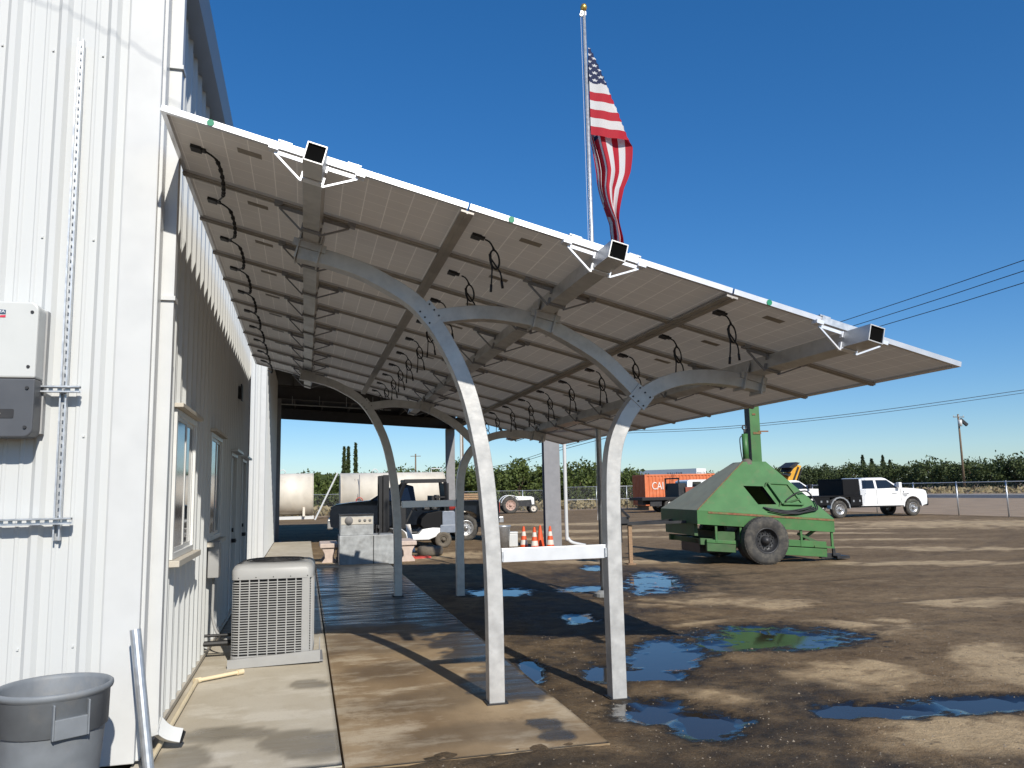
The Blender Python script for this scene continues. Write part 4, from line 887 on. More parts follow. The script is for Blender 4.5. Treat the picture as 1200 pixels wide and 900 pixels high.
# chimney, cylinder
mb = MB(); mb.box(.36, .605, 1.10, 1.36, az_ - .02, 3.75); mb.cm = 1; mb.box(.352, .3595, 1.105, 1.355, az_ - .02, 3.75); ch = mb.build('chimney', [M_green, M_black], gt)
mb = MB(); mb.box(.55, .80, 1.08, 1.11, 2.96, 2.99); mb.box(.42, .62, 1.085, 1.105, 2.91, 2.96); mb.build('chimney_bracket', M_rust, ch)
mb = MB(); mb.box(.42, .50, 1.086, 1.1, 3.36, 3.40); mb.build('rust_patch', M_rust, ch)
mb = MB(); mb.cs = True; mb.cyl((.22, 1.13, az_), (.22, 1.13, 2.92), .072, 14); cy = mb.build('cylinder', M_green, gt)
mb = MB(); mb.cs = True; mb.cyl((.22, 1.13, 2.92), (.22, 1.13, 3.02), .025, 8); mb.tube([(.22 + .05 * math.cos(a * PI / 6), 1.13, 3.07 + .05 * math.sin(a * PI / 6)) for a in range(13)], .016, 6); mb.tube(spline([(.15, 1.12, 2.88), (.09, 1.12, 2.8), (.10, 1.12, 2.5), (.13, 1.12, 2.3)], 4), .012, 6); mb.build('rod_eye', M_dark, cy)
mb = MB(); mb.cs = True; mb.lathe([(.001, az_ + .08), (.07, az_ + .07), (.13, az_ + .01), (.17, az_ - .06)], 10, Matrix.Translation((.22, 1.10, 0))); mb.build('soot_mound', M_rubberd, gt)
# chassis
def zb(x, h): return h + K * (x + 1.41) + .33 - .33
mb = MB()
for y in (.35, 2.2): skew(mb, -1.33, 1.66, y, y + .09, -.74, -.60)
for x in (-1.25, -.2, .9, 1.55): skew(mb, x, x + .08, .44, 2.2, -.73, -.62)
mb.build('chassis_rail', M_greend, gt)
for x0, x1, hs in ((-1.22, -.55, ((-.87, -.70), (-.69, -.62))), (.52, 1.60, ((-.86, -.68), (-.66, -.52)))):
    for h0, h1 in hs:
        mb = MB(); skew(mb, x0, x1, .26, .34, h0, h1); mb.build('side_channel', M_green if x0 > 0 or h0 > -.7 else M_greend, gt, bevel=.005)
for x in (-1.02, -.45, .98, 1.72):
    mb = MB(); skew(mb, x, x + .05, .25, .29, -.66 if x != 1.72 else -.62, -.30); mb.build('support_leg', M_green, gt)
mb = MB(); skew(mb, -1.40, -1.32, .5, 2.3, -.56, -.30); mb.build('end_frame', M_greend, gt); mb = MB(); skew(mb, 1.3, 1.78, .24, .29, -.66, -.62); mb.build('foot_bar', M_green, gt)
for p, q in (((1.0, .4, .62), (1.65, .4, .32)), ((1.1, .5, .45), (1.5, .5, .70))): mb = MB(); mb.bar(p, q, .06); mb.build('diagonal_brace', M_greend, gt)
mb = MB(); mb.box(-.9, -.5, .4, 1.9, .45, .72); mb.build('side_tank', M_greend, gt)
mb = MB(); mb.box(-1.25, -.55, .6, 1.7, .25, .55); mb.cyl((0, .2, .50), (0, 2.5, .50), .06, 10); mb.box(-.1, .1, .5, 2.2, .42, .58); mb.build('axle', M_dark, gt)
mb = MB(); mb.cyl((-.62, .6, .80), (-.2, .6, .78), .09, 12); mb.build('tank', M_steel, gt)
wheel(gt, .03, .06, .515, .515, .26, .275, .12, M_rubber, M_dark, -1, 10, .085)
wheel(gt, .03, 2.45, .515, .515, .26, .275, .12, M_rubber, M_dark, 1, 10, .085)
wheel(gt, .03, .36, .515, .50, .24, .275, .1, M_rubber, M_dark, -1, 10, .08)
# rear hitch & tongue
mb = MB(); mb.box(1.6, 2.08, .5, .62, .05, .14); mb.box(1.9, 2.2, .35, .75, .04, .10); mb.box(1.86, 1.92, .45, .5, .1, .26); mb.build('rear_hitch', M_dark, gt)
mb = MB(); mb.bar((-1.4, .9, .93), (-2.95, 1.2, .90), .05, .06); mb.bar((-1.4, 1.8, .93), (-2.95, 1.25, .90), .05, .06); mb.bar((-2.9, 1.22, .90), (-3.25, 1.22, .89), .1, .07); mb.build('tongue', M_dark, gt)
mb = MB(); mb.box(-2.7, -2.62, 1.16, 1.24, .02, .88); mb.box(-2.75, -2.57, 1.1, 1.3, 0, .03); mb.build('jack_stand', M_wood, gt)
mb = MB(); mb.cyl((-2.92, 1.1, .5), (-2.92, 1.1, 1.3), .05, 8); mb.bar((-2.92, 1.1, 1.28), (-2.72, 1.0, 1.05), .05); mb.box(-3.1, -2.72, 1.02, 1.2, .92, 1.06); mb.cyl((-3.12, 1.0, 1.02), (-3.12, 1.1, 1.02), .07, 10); mb.build('crank_jack', M_dark, gt)
# ------------------------------------------------------------------ pickups
def arc(cx, cz, r, a0, a1, n=8): return [(cx + r * math.cos(R(lerp(a0, a1, i / n))), cz + r * math.sin(R(lerp(a0, a1, i / n)))) for i in range(n + 1)]
def pickup(name, label, loc, rz, paint, lower, flatbed=False, wb=4.4, cabx=None, hood=.62):
    t = thing(name, label, 'pickup truck', loc, rz); W = .98; D = (wb - 4.4)
    fx = wb; cabx = cabx or (1.38 if flatbed else 1.30)
    body = [(cabx, .58), (fx - .56, .56)] + arc(fx, .48, .56, 175, 5)[0:] + [(fx + .88, .60), (fx + .92, .80), (fx + .91, 1.12), (fx + .86, 1.27), (fx + .72, 1.35), (fx + .1, 1.42), (fx - hood, 1.46), (cabx, 1.36)]
    if not flatbed: body = [(-1.2, .68), (-.58, .62)] + arc(0, .48, .56, 170, 10) + [(.6, .6)] + body[1:-1] + [(cabx, 1.38), (-1.2, 1.36)]
    mb = MB(); mb.prism(body, -W, W); bo = mb.build('body', paint, t, bevel=.035)
    cab = [(cabx + .02, 1.36), (cabx + .10, 1.93), (cabx + .35, 2.0), (fx - hood - 1.03, 2.0), (fx - hood - .83, 1.95), (fx - hood, 1.45)]
    Wt, Wb = .80, .955; n = len(cab)
    hw_ = lambda z: lerp(Wb, Wt, (z - 1.36) / .64)
    mb = MB(); mb.add([(x, -hw_(z), z) for x, z in cab] + [(x, hw_(z), z) for x, z in cab], [tuple(range(n)), tuple(range(2 * n - 1, n - 1, -1))] + [(i, i + n, (i + 1) % n + n, (i + 1) % n) for i in range(n)]); mb.build('cab', paint, t, bevel=.03)
    xm = lerp(cabx, fx - 1.0, .46); reg = fx - hood - cabx < 1.9
    wins = [[(cabx + .16, 1.44), (xm - .07, 1.44), (xm - .07, 1.88), (cabx + .24, 1.88)], [(xm + .07, 1.44), (fx - hood - .24, 1.46), (fx - hood - .80, 1.87), (xm + .07, 1.88)]]
    if reg: wins = [[(cabx + .2, 1.44), (fx - hood - .24, 1.46), (fx - hood - .80, 1.87), (cabx + .3, 1.88)]]
    for s in (-1, 1):
        for wv in wins:
            mb = MB(); mb.add([(x, s * (hw_(z) + .004), z) for x, z in wv] + [(x, s * (hw_(z) - .01), z) for x, z in wv], [(0, 1, 2, 3), (7, 6, 5, 4), (0, 4, 5, 1), (1, 5, 6, 2), (2, 6, 7, 3), (3, 7, 4, 0)]); mb.build('side_window', M_cglass, t)
        for xd in (xm - .02,):
            mb = MB(); mb.box(xd - .008, xd + .008, s * W - .004, s * W + .004, .66, 1.40); mb.box(fx - .72, fx - .705, s * W - .004, s * W + .004, .8, 1.42); mb.build('door_gap', M_black, t)
        for xh in (cabx + .30, xm + .18):
            mb = MB(); mb.box(xh, xh + .2, s * (W + .005) - .012, s * (W + .005) + .012, 1.20, 1.24); mb.build('door_handle', paint, t)
        mb = MB(); mb.box(fx - 1.0, fx - .82, s * 1.12 - .11, s * 1.12 + .11, 1.46, 1.74); mb.bar((fx - .9, s * .92, 1.5), (fx - .9, s * 1.05, 1.54), .05); mb.build('wing_mirror', paint if flatbed else M_black, t, bevel=.02)
        mb = MB(); mb.box(fx + .62, fx + .895, min(s * .62, s * .975), max(s * .62, s * .975), 1.02, 1.22); mb.build('headlight', M_lens, t, bevel=.02)
        mb = MB(); P = arc(fx, .48, .60, 178, 2); Q = arc(fx, .48, .545, 178, 2); mb.prism(P + Q[::-1], s * W - .02, s * W + .035); mb.build('wheel_arch', paint, t)
    wsx = [(fx - hood - .04, 1.475), (fx - hood - .80, 1.935)]
    mb = MB(); mb.add([(wsx[0][0] + .012, -.86, wsx[0][1] + .012), (wsx[0][0] + .012, .86, wsx[0][1] + .012), (wsx[1][0] + .012, .76, wsx[1][1] + .012), (wsx[1][0] + .012, -.76, wsx[1][1] + .012)], [(0, 1, 2, 3)]); mb.build('windscreen', M_cglass, t, fix=False)
    mb = MB(); mb.box(fx + .80, fx + 1.0, -.97, .97, .52, .86); bm_ = mb.build('front_bumper', lower, t, bevel=.04)
    mb = MB(); mb.box(fx + .875, fx + .905, -.58, .58, .88, 1.26); mb.build('grille', M_black, t)
    if flatbed:
        mb = MB()
        for yy in (-.6, .6): mb.tube(spline([(fx + .95, yy, .6), (fx + 1.08, yy, .9), (fx + 1.04, yy, 1.28), (fx + .95, yy, 1.36)], 3), .045, 6)
        for zz in (.95, 1.15, 1.34): mb.bar((fx + 1.05, -.9, zz), (fx + 1.05, .9, zz), .06)
        mb.build('grille_guard', M_black, t)
        mb = MB(); mb.box(-1.5, 1.34, -1.15, 1.15, 1.05, 1.13); bd = mb.build('flatbed_deck', M_navyb, t, bevel=.01)
        for s in (-1, 1):
            mb = MB(); mb.box(-1.48, -.60, s * 1.10 - .06, s * 1.10 + .06, .66, 1.045); mb.build('tool_box', M_navyb, t, bevel=.01); mb = MB(); mb.box(.62, 1.32, s * 1.10 - .06, s * 1.10 + .06, .60, 1.045); tb = mb.build('tool_box', M_navyb, t, bevel=.01)
            for xl in (.75, 1.12, -1.15, -.8):
                mb = MB(); mb.box(xl, xl + .09, s * 1.165 - .006, s * 1.165 + .006, .80, .90); mb.build('latch', M_chrome, tb)
            mb = MB(); P = arc(0, .48, .60, 180, 0); Q = arc(0, .48, .53, 180, 0); mb.prism(P + Q[::-1], s * 1.02 - .15, s * 1.02 + .15); mb.build('fender', M_galvd if s > 0 else M_chrome, t)
        mb = MB(); mb.box(.35, 1.32, -1.0, -.95, 1.13, 1.96); mb.box(.35, 1.32, .95, 1.0, 1.13, 1.96); mb.box(1.27, 1.33, -.95, .95, 1.13, 1.96); mb.box(.35, 1.27, -.95, .95, 1.90, 1.96); mb.box(.35, .40, -.95, .95, 1.13, 1.90); mb.build('headache_rack', M_navyb, t, bevel=.02)
        mb = MB(); mb.box(-1.3, fx + .4, -.45, -.35, .52, .66); mb.box(-1.3, fx + .4, .35, .45, .52, .66); mb.box(.6, fx - .7, -.9, .9, .50, .575); mb.build('chassis', M_dark, t)
    else:
        mb = MB(); mb.box(-1.1, cabx - .1, -.75, .75, 1.362, 1.385); mb.build('bed_cover', M_black, t)
        mb = MB(); mb.box(-1.36, -1.18, -.95, .95, .58, .80); mb.build('rear_bumper', M_chrome, t, bevel=.03)
        mb = MB(); mb.box(-1.0, fx + .5, -.85, .85, .45, .60); mb.build('chassis', M_dark, t)
        for s in (-1, 1):
            mb = MB(); mb.box(-1.215, -1.19, min(s * .80, s * .97), max(s * .80, s * .97), .95, 1.30); mb.build('tail_light', M_red, t)
    for x in (0, fx):
        for s in (-1, 1):
            wheel(t, x, s * (.86 if (x or not flatbed) else .98), .44, .44, .28, .26, .06, M_rubber, M_chrome, s, 8, .07)
    if flatbed:
        for s in (-1,):
            for (x, z, wd, h) in ((fx - 1.25, 1.17, .22, .03), (fx - 1.02, 1.17, .06, .03), (fx - .55, 1.20, .05, .1), (fx - .62, 1.12, .34, .035), (fx - .58, 1.06, .26, .03), (fx - .52, 1.01, .16, .025), (fx - .3, 1.15, .1, .035)):
                mb = MB(); mb.box(x, x + wd, -W - .004, -W - .001, z, z + h); mb.build('door_decal', M_textd, bo)
    return t
pickup('flatbed_pickup', 'white crew cab pickup with black flatbed parked by the right fence', (26.05, 36.3, -.05), R(1), M_white, M_black, True, 4.55)
pickup('pickup_truck', 'white pickup half hidden behind the green hood trailer', (26.7, 44.4, -.05), R(6), M_white, M_chrome, wb=4.4)
pickup('pickup_truck', 'dark navy pickup parked behind the forklift under the shed', (5.55, 28.9, -.05), R(177), M_navy, M_chrome, wb=3.75, cabx=1.72, hood=.42)
# ------------------------------------------------------------------ forklift
fk = thing('forklift', 'forklift with a black mast and cage and a white body', 'forklift', (4.02, 25.3, -.05), R(180))
mb = MB(); mb.prism([(-.35, .42), (-.12, .42)] + [(.30, .26), (1.25, .26), (1.45, .62), (1.2, .66), (.90, .44), (.62, .44), (.50, .58), (.18, .62), (-.18, .60), (-.36, .52)], -.5, .5); mb.build('body', M_white, fk, bevel=.02)
mb = MB(); mb.prism(rrect(-.52, -.12, .50, 1.12, .07), -.52, .52); mb.prism(rrect(-.55, -.05, .45, .70, .05), -.53, .53); mb.build('counterweight', pm('blue_grey_paint', (.20, .23, .28), .45), fk, bevel=.02)
mb = MB(); mb.prism([(-.12, .615), (.46, .60), (.56, .72), (.52, .9), (.35, 1.06), (-.12, 1.14)], -.47, .47); mb.build('engine_hood', M_navyb, fk, bevel=.02)
mb = MB(); mb.box(.98, 1.30, -.46, .46, .6, 1.30); mb.box(.62, 1.0, -.46, .46, .46, .52); mb.build('front_cowl', M_black, fk, bevel=.03)
mb = MB(); mb.box(-.02, .42, -.24, .24, 1.14, 1.24); mb.box(-.08, .04, -.24, .24, 1.2, 1.62); mb.build('seat', M_black, fk, bevel=.03)
mb = MB()
for s in (-.46, .46):
    mb.tube([(-.30, s, 1.1), (-.22, s, 2.02)], .06, 6); mb.tube(spline([(1.3, s, .62), (1.25, s, 1.3), (1.05, s, 1.95), (.85, s, 2.06)], 4), .055, 6); mb.bar((-.25, s, 2.06), (1.05, s, 2.06), .11)
    mb.bar((-.22, s, 1.55), (.1, s, 1.55), .05)
for k in range(11): mb.bar((-.2 + k * .125, -.46, 2.06), (-.2 + k * .125, .46, 2.06), .03, .05)
mb.box(-.34, -.20, -.46, .46, 1.12, 1.98); mb.box(.12, .2, -.46, .46, 1.2, 1.6); mb.build('overhead_guard', M_black, fk)
mb = MB()
for s in (-.30, .30): mb.box(1.50, 1.68, s - .06, s + .06, .08, 2.26); mb.box(1.70, 1.80, s * .75 - .05, s * .75 + .05, .08, 2.24)
for zz in (.25, 1.0, 1.6, 2.12): mb.box(1.55, 1.65, -.3, .3, zz, zz + .1)
mb.box(1.58, 1.62, -.28, .28, .3, 1.7)
mb.cyl((1.6, 0, .3), (1.6, 0, 2.0), .05, 8); mb.build('mast', M_black, fk)
mb = MB(); mb.box(1.8, 1.86, -.5, .5, .3, .4); mb.box(1.8, 1.86, -.5, .5, .65, .75)
for s in (-.3, .3): mb.box(1.86, 1.90, s - .05, s + .05, .1, .75); mb.box(1.86, 2.9, s - .05, s + .05, .1, .145)
mb.build('fork_carriage', M_dark, fk)
mb = MB(); mb.bar((.98, 0, .7), (.72, 0, 1.22), .05); mb.cs = True; mb.tube([(.70 + .1 * math.cos(a * PI / 8), .17 * math.sin(a * PI / 8), 1.24 + .10 * math.cos(a * PI / 8)) for a in range(17)], .015, 6); mb.build('steering_wheel', M_black, fk)
mb = MB(); mb.cs = True; mb.cyl((-.42, -.38, 1.30), (-.42, .38, 1.30), .16, 14); mb.build('gas_bottle', M_red, fk)
for x, s, r in ((-.15, -1, .25), (-.15, 1, .25), (1.3, -1, .32), (1.3, 1, .32)): wheel(fk, x, s * .44, r, r, .2, r * .5, .04, M_rubberd, M_rubberd, s, 6, .05)
# ------------------------------------------------------------------ clutter between canopy and shed
gb = thing('steel_cabinet', 'galvanised steel cabinet with a smaller vented unit standing on it', 'cabinet', (1.45, 19.6, -.03))
mb = MB(); mb.box(-.64, .66, 0, .85, 0, .70); mb.build('lower_box', M_galvd, gb, bevel=.012)
mb = MB(); mb.box(.15, .17, -.004, .001, .02, .68); mb.build('seam', M_dark, gb)
mb = MB(); mb.box(-.62, .16, .06, .7, .702, 1.17); ub = mb.build('upper_unit', M_galvd, gb, bevel=.01)
mb = MB(); mb.box(-.60, .14, .045, .058, .96, 1.13); mb.build('vent_panel', M_tan, ub)
for xx, ww in ((-.52, .2), (-.2, .07), (-.08, .07), (.04, .07)):
    mb = MB(); mb.cs = True; mb.cyl((xx + ww / 2, .035, 1.05), (xx + ww / 2, .045, 1.05), ww / 2, 12); mb.build('vent_hole', M_block, ub)
mb = MB(); mb.box(-.63, .17, .03, .72, 1.172, 1.20); mb.build('unit_lid', M_dark, ub)
mb = MB(); mb.bar((.20, .02, .55), (.34, .02, .85), .03); mb.build('bracket', M_dark, gb)
def bench(label, loc, ln):
    t = thing('concrete_bench', label, 'bench', loc, 0, 'concrete benches on the yard')
    mb = MB(); mb.box(-.22, .22, 0, ln, .40, .51); mb.build('seat', M_conc, t, bevel=.02)
    for y in (.05, ln - .2):
        mb = MB(); mb.prism([(-.18, 0), (.18, 0), (.17, .06), (.10, .15), (.11, .26), (.18, .397), (-.18, .397), (-.11, .26), (-.10, .15), (-.17, .06)], y, y + .12); mb.build('leg', M_conc, t, bevel=.01)
bench('pale pink concrete bench left of the galvanised cabinet', (.60, 20.3, -.05), 1.3)
bench('pale pink concrete bench between the cabinet and the flat tyre', (2.52, 20.3, -.05), 1.3)
pb = thing('paver_stack', 'stack of grey concrete blocks between the bench and cabinet', 'paver stack', (.95, 20.5, -.05))
for z, dx in ((0, 0), (.16, .02), (.34, -.01)):
    mb = MB(); mb.box(-.17 + dx, .12 + dx, 0, .4, z, z + .15); mb.build('block', M_block, pb, bevel=.01)
ty = MB(); ty.cs = True; ty.lathe([(.16, .02), (.2, .0), (.30, .0), (.345, .05), (.35, .12), (.345, .2), (.30, .25), (.2, .25), (.16, .23), (.15, .12), (.16, .02)], 32)
o = ty.build('flat_tyre', M_rubberd); o.location = (3.33, 22.0, -.05); tag(o, 'dusty old tyre lying flat in front of the forklift', 'tyre')
mb = MB(); mb.box(-.25, .25, -.15, .15, 0, .05); mb.box(-.25, -.2, -.15, .15, .05, .08); o = mb.build('red_board', M_red); o.location = (2.95, 21.2, -.05); o.rotation_euler = (0, 0, .15); tag(o, 'low red board lying on the ground beside the tyre', 'board')
mb = MB(); mb.add([(0, 0, 0), (.16, 0, 0), (.06, .35, .78), (-.08, .35, .78), (0, .03, 0), (.16, .03, 0), (.06, .38, .78), (-.08, .38, .78)], [(0, 1, 2, 3), (5, 4, 7, 6), (0, 4, 5, 1), (1, 5, 6, 2), (2, 6, 7, 3), (3, 7, 4, 0)]); o = mb.build('leaning_board', M_coned); o.location = (2.98, 23.6, -.05); tag(o, 'narrow white board leaning against the forklift', 'board')
mb = MB(); mb.cs = True; mb.lathe([(.001, 0), (.19, 0), (.235, .60), (.25, .62), (.25, .66), (.225, .66), (.2, .1), (.001, .08)], 20); o = mb.build('trash_barrel', M_galv); o.location = (5.86, 24.0, -.05); tag(o, 'small grey barrel half hidden behind the front post', 'barrel')
mb = MB(); mb.box(-.14, .14, -.12, .12, 0, .40); mb.box(-.15, .15, -.13, .13, .40, .45); o = mb.build('white_bucket', M_trim, bevel=.02); o.location = (6.22, 24.2, -.05); tag(o, 'small white box standing beside the grey barrel', 'box')
def cone(label, loc, striped):
    t = thing('traffic_cone', label, 'traffic cone', loc, random.random(), 'traffic cones by the shed column')
    mb = MB(); mb.box(-.17, .17, -.17, .17, 0, .03); mb.build('base', M_cone, t, bevel=.008)
    rr_ = lambda z: lerp(.13, .028, (z - .03) / .67)
    zs = [(.03, .20, 0), (.20, .33, 1), (.33, .44, 0), (.44, .56, 1), (.56, .70, 0)] if striped else [(.03, .70, 0)]
    mb = MB(); mb.cs = True
    for z0, z1, c in zs: mb.cm = c; mb.lathe([(rr_(z0), z0), (rr_(z1), z1)], 18)
    mb.cm = 0; mb.lathe([(rr_(.7), .7), (.001, .705)], 18); mb.build('cone', [M_cone, M_coned], t, fix=True)
random.seed(2)
cone('plain orange traffic cone, leftmost of the four', (5.98, 22.0, -.05), True); cone('dirty white-striped cone, second from the left', (6.12, 21.4, -.05), True)
cone('plain orange traffic cone, third from the left', (6.55, 22.3, -.05), False); cone('white-striped traffic cone nearest the wide steel column', (6.63, 21.6, -.05), True)
# ------------------------------------------------------------------ cream tanks
def tank(label, loc, ln, d, ladder):
    t = thing('storage_tank', label, 'tank', loc); r = d / 2; z0 = .28 + r
    mb = MB(); mb.cs = True; mb.cyl((0, 0, z0), (ln, 0, z0), r, 48); s_ = mb.build('shell', M_cream, t)
    for p in s_.data.polygons:
        if len(p.vertices) > 4: p.use_smooth = False
    for x in (0, ln - .06):
        mb = MB(); mb.tube([(x, r * 1.004 * math.cos(a * PI / 20), z0 + r * 1.004 * math.sin(a * PI / 20)) for a in range(41)], .03, 4, cap=False); mb.build('end_rim', M_cream, t)
    for yy in (-.7, .7):
        mb = MB(); mb.box(-.1, ln + .05, yy - .1, yy + .1, 0, .22); mb.build('skid', M_trim, t)
    for x in (ln * .2, ln * .8):
        mb = MB(); mb.box(x - .08, x + .08, -r * .8, r * .8, .22, .85); mb.build('saddle', M_cream, t)
    mb = MB(); mb.cs = True; mb.tube([(ln * .33 + .2 * math.cos(a * PI / 8), 0, z0 + r + .05 + .22 * math.sin(a * PI / 8)) for a in range(9)], .035, 6); mb.build('lifting_loop', M_trim, t)
    if ladder:
        mb = MB(); mb.tube([(-.25, -r - .2, z0 + r), (-1.75, -r - .5, .0)], .06, 6); mb.build('brace_pole', M_trim, t)
        mb = MB(); mb.tube([(1.25, -r - .05, z0 + r * .9), (1.25, -r - .08, 1.3)], .03, 6); mb.tube([(.95, -r * .75, z0 + r * .7), (1.15, -r - .05, 1.5)], .02, 6); mb.build('fill_pipe', M_steel, t)
        mb = MB(); mb.cs = True; mb.tube([(1.25 + .22 * math.cos(a * PI / 8), -r - .12, 1.22 + .22 * math.sin(a * PI / 8)) for a in range(17)], .035, 6); mb.build('valve_wheel', M_red, t)
        mb = MB(); mb.tube([(ln - .9, -.3, z0 + r - .05), (ln - .9, -.3, z0 + r + .25), (ln - .1, -.3, z0 + r + .25), (ln - .1, -.3, z0 + r - .1)], .04, 6); mb.build('top_rail', M_trim, t)
    return t
tank('shorter cream storage tank at the left behind the shed', (-2.6, 59.5, -.05), 3.2, 2.95, False)
tank('longer cream storage tank behind the pickup and forklift', (2.45, 58.6, -.05), 7.4, 2.9, True)
# ------------------------------------------------------------------ containers and far vehicles
ct = thing('shipping_container', 'faded orange shipping container with white lettering behind the flatbed truck', 'container', (25.62, 58.0, -.05))
CL, CW, CH = 6.06, 2.44, 2.75
def corrug(L_, n, d):
    P = []
    for k in range(n):
        u = L_ * k / n; s = L_ / n
        P += [(u + .08 * s, 0), (u + .30 * s, 0), (u + .42 * s, d), (u + .78 * s, d), (u + .92 * s, 0)]
    return [(0, 0)] + P + [(L_, 0)]
def corr_wall(name, pts, z0, z1, f, mat, par):
    mb = MB(); k = len(pts); mb.add([f(u, d, z) for z in (z0, z1) for u, d in pts], [(i, i + 1, k + i + 1, k + i) for i in range(k - 1)]); return mb.build(name, mat, par, fix=False)
pc = corrug(CL - .24, 20, .045); zb0 = .35
fw_ = corr_wall('front_wall', pc, zb0 + .1, CH - .1, lambda u, d, z: (.12 + u, .02 + d, z), M_orange, ct); corr_wall('back_wall', pc, zb0 + .1, CH - .1, lambda u, d, z: (.12 + u, CW - .02 - d, z), M_orange, ct)
pe = corrug(CW - .24, 8, .045)
for x in (0.02, CL - .02): corr_wall('end_wall', pe, zb0 + .1, CH - .1, lambda u, d, z: (x + (d if x < 1 else -d), .12 + u, z), M_orange, ct)
mb = MB()
for x in (0, CL - .12):
    for y in (0, CW - .12): mb.box(x, x + .12, y, y + .12, zb0, CH)
for z in (zb0, CH - .12):
    for y in (0, CW - .12): mb.box(.12, CL - .12, y, y + .12, z, z + .12)
    for x in (0, CL - .12): mb.box(x, x + .12, .12, CW - .12, z, z + .12)
mb.build('corner_frame', M_orange, ct)
mb = MB(); mb.box(.05, CL - .05, .05, CW - .05, CH - .03, CH - .02); mb.build('roof', M_orange, ct)
mb = MB()
for x in (.3, CL - .7): mb.box(x, x + .4, .1, CW - .1, 0, zb0 - .002)
mb.build('bearer', M_wood, ct)
text('lettering', 'CAI', .84, M_text, fw_, (1.08, .012, 1.83), ext=.01, sx=.76)
xt = thing('semi_trailer', 'white box semi trailer with dark lettering behind the orange container', 'trailer', (56.0, 108, -.05), R(120))
mb = MB(); mb.box(0, 14, -2.55, 0, 1.15, 4.45); bx_ = mb.build('box', M_trside_shade, xt)
mb = MB(); mb.box(-.012, -.001, -2.55, 0, 1.15, 4.45); rd = mb.build('rear_door', M_trw, xt)
text('lettering', 'VALLEA', .52, M_textd, rd, (-.02, -1.45, 3.78), (PI / 2, 0, -PI / 2), .004)
mb = MB(); mb.prism([(-.50, 3.78), (-.34, 4.0), (-.18, 3.78), (-.34, 3.56)], -.022, -.014, 'x'); mb.build('emblem', M_textd, rd)
text('lettering', 'VALLEAR', .7, M_textd, bx_, (3.8, .008, 3.72), (PI / 2, 0, PI), .004)
for x in (1.2, 2.5):
    for y in (-2.3, -.25): wheel(xt, x, y, .52, .52, .28, .28, .08, M_rubber, M_chrome, 1 if y > -1 else -1)
mb = MB(); mb.box(0, 13.5, -1.8, -.7, .8, 1.14); mb.box(11, 11.2, -2, -.5, 0, .8); mb.build('chassis', M_dark, xt)
# flatbed work truck
ft = thing('flatbed_truck', 'black flatbed work truck with a white cab in front of the orange container', 'truck', (24.55, 52.4, -.05), R(0))
mb = MB(); mb.box(-2.15, 1.15, -1.15, 1.15, .85, 1.05); mb.build('flatbed_deck', M_black, ft, bevel=.01)
mb = MB(); mb.box(.62, .70, -1.1, -1.0, 1.05, 2.35); mb.box(.62, .70, 1.0, 1.1, 1.05, 2.35); mb.box(.62, .70, -1.1, 1.1, 2.28, 2.38); mb.box(.62, .68, -1.0, 1.0, 1.05, 1.55); mb.box(.70, 1.2, -1.05, 1.05, 1.05, 2.0)
mb.build('headache_rack', M_dark, ft)
mb = MB(); mb.box(1.1, 2.1, -1.2, -1.14, .72, 1.72); mb.build('rusty_panel', M_brick, ft)
cabp = [(1.3, 1.2), (1.38, 2.12), (1.6, 2.22), (3.1, 2.22), (3.4, 2.14), (3.85, 1.5), (4.7, 1.42), (4.95, 1.3), (5.0, .75), (4.75, .7)] + arc(4.2, .5, .52, 10, 170) + [(1.3, .7)]
mb = MB(); mb.prism(cabp, -.95, .95); mb.cm = 1; mb.box(2.1, 3.65, -.965, -.951, .72, 1.45); mb.build('cab', [M_white, M_dark], ft, bevel=.03)
for wv in ([(1.72, 1.5), (2.42, 1.5), (2.42, 2.08), (1.78, 2.08)], [(2.66, 1.5), (3.58, 1.5), (3.25, 2.06), (2.66, 2.08)]):
    mb = MB(); mb.prism(wv, -.962, -.952); mb.prism(wv, .952, .962); mb.build('side_window', M_cglass, ft)
for x in (0, 4.2):
    for s in (-1, 1): wheel(ft, x, s * .92, .46, .46, .3, .26, .07, M_rubber, M_chrome, s, 8, .07)
mb = MB(); mb.box(-1.8, 4.6, -.45, .45, .55, .84); mb.box(-1.5, -.65, -1.0, -.9, .45, .84); mb.build('chassis', M_dark, ft)
# tractor
tr = thing('tractor', 'old white and grey farm tractor parked by the chain link fence', 'tractor', (15.1, 59.6, -.05), R(-6))
mb = MB(); mb.prism([(.45, .95), (.5, 1.28), (1.7, 1.24), (1.9, 1.15), (1.92, .55), (1.72, .55), (1.66, .98)], -.22, .22); mb.build('hood', M_trw, tr, bevel=.04)
mb = MB(); mb.box(.5, 1.65, -.14, .14, .5, .94); mb.box(-.3, .5, -.2, .2, .45, .9); mb.cyl((0, -.7, .62), (0, .7, .62), .1, 8); mb.box(1.6, 1.75, -.5, .5, .38, .48); mb.build('engine', M_dark, tr)
mb = MB(); mb.box(.1, .45, -.3, -.2, .75, .9); mb.build('red_bracket', M_red, tr)
for s in (-1, 1):
    wheel(tr, 0, s * .72, .62, .62, .28, .38, .08, M_rubber, pm('faded_pink_wheel', (.45, .30, .24), .6), s, 8, .1); wheel(tr, 1.78, s * .6, .33, .33, .16, .2, .04, M_rubber, M_coned, s, 6, .05)
    mb = MB(); P = arc(0, .62, .76, 165, 35); Q = arc(0, .62, .73, 165, 35); mb.prism(P + Q[::-1], s * .72 - .2, s * .72 + .2); mb.build('mudguard', M_trw, tr)
mb = MB(); mb.box(-.3, .1, -.22, .22, 1.0, 1.06); mb.build('seat', M_dark, tr, bevel=.02)
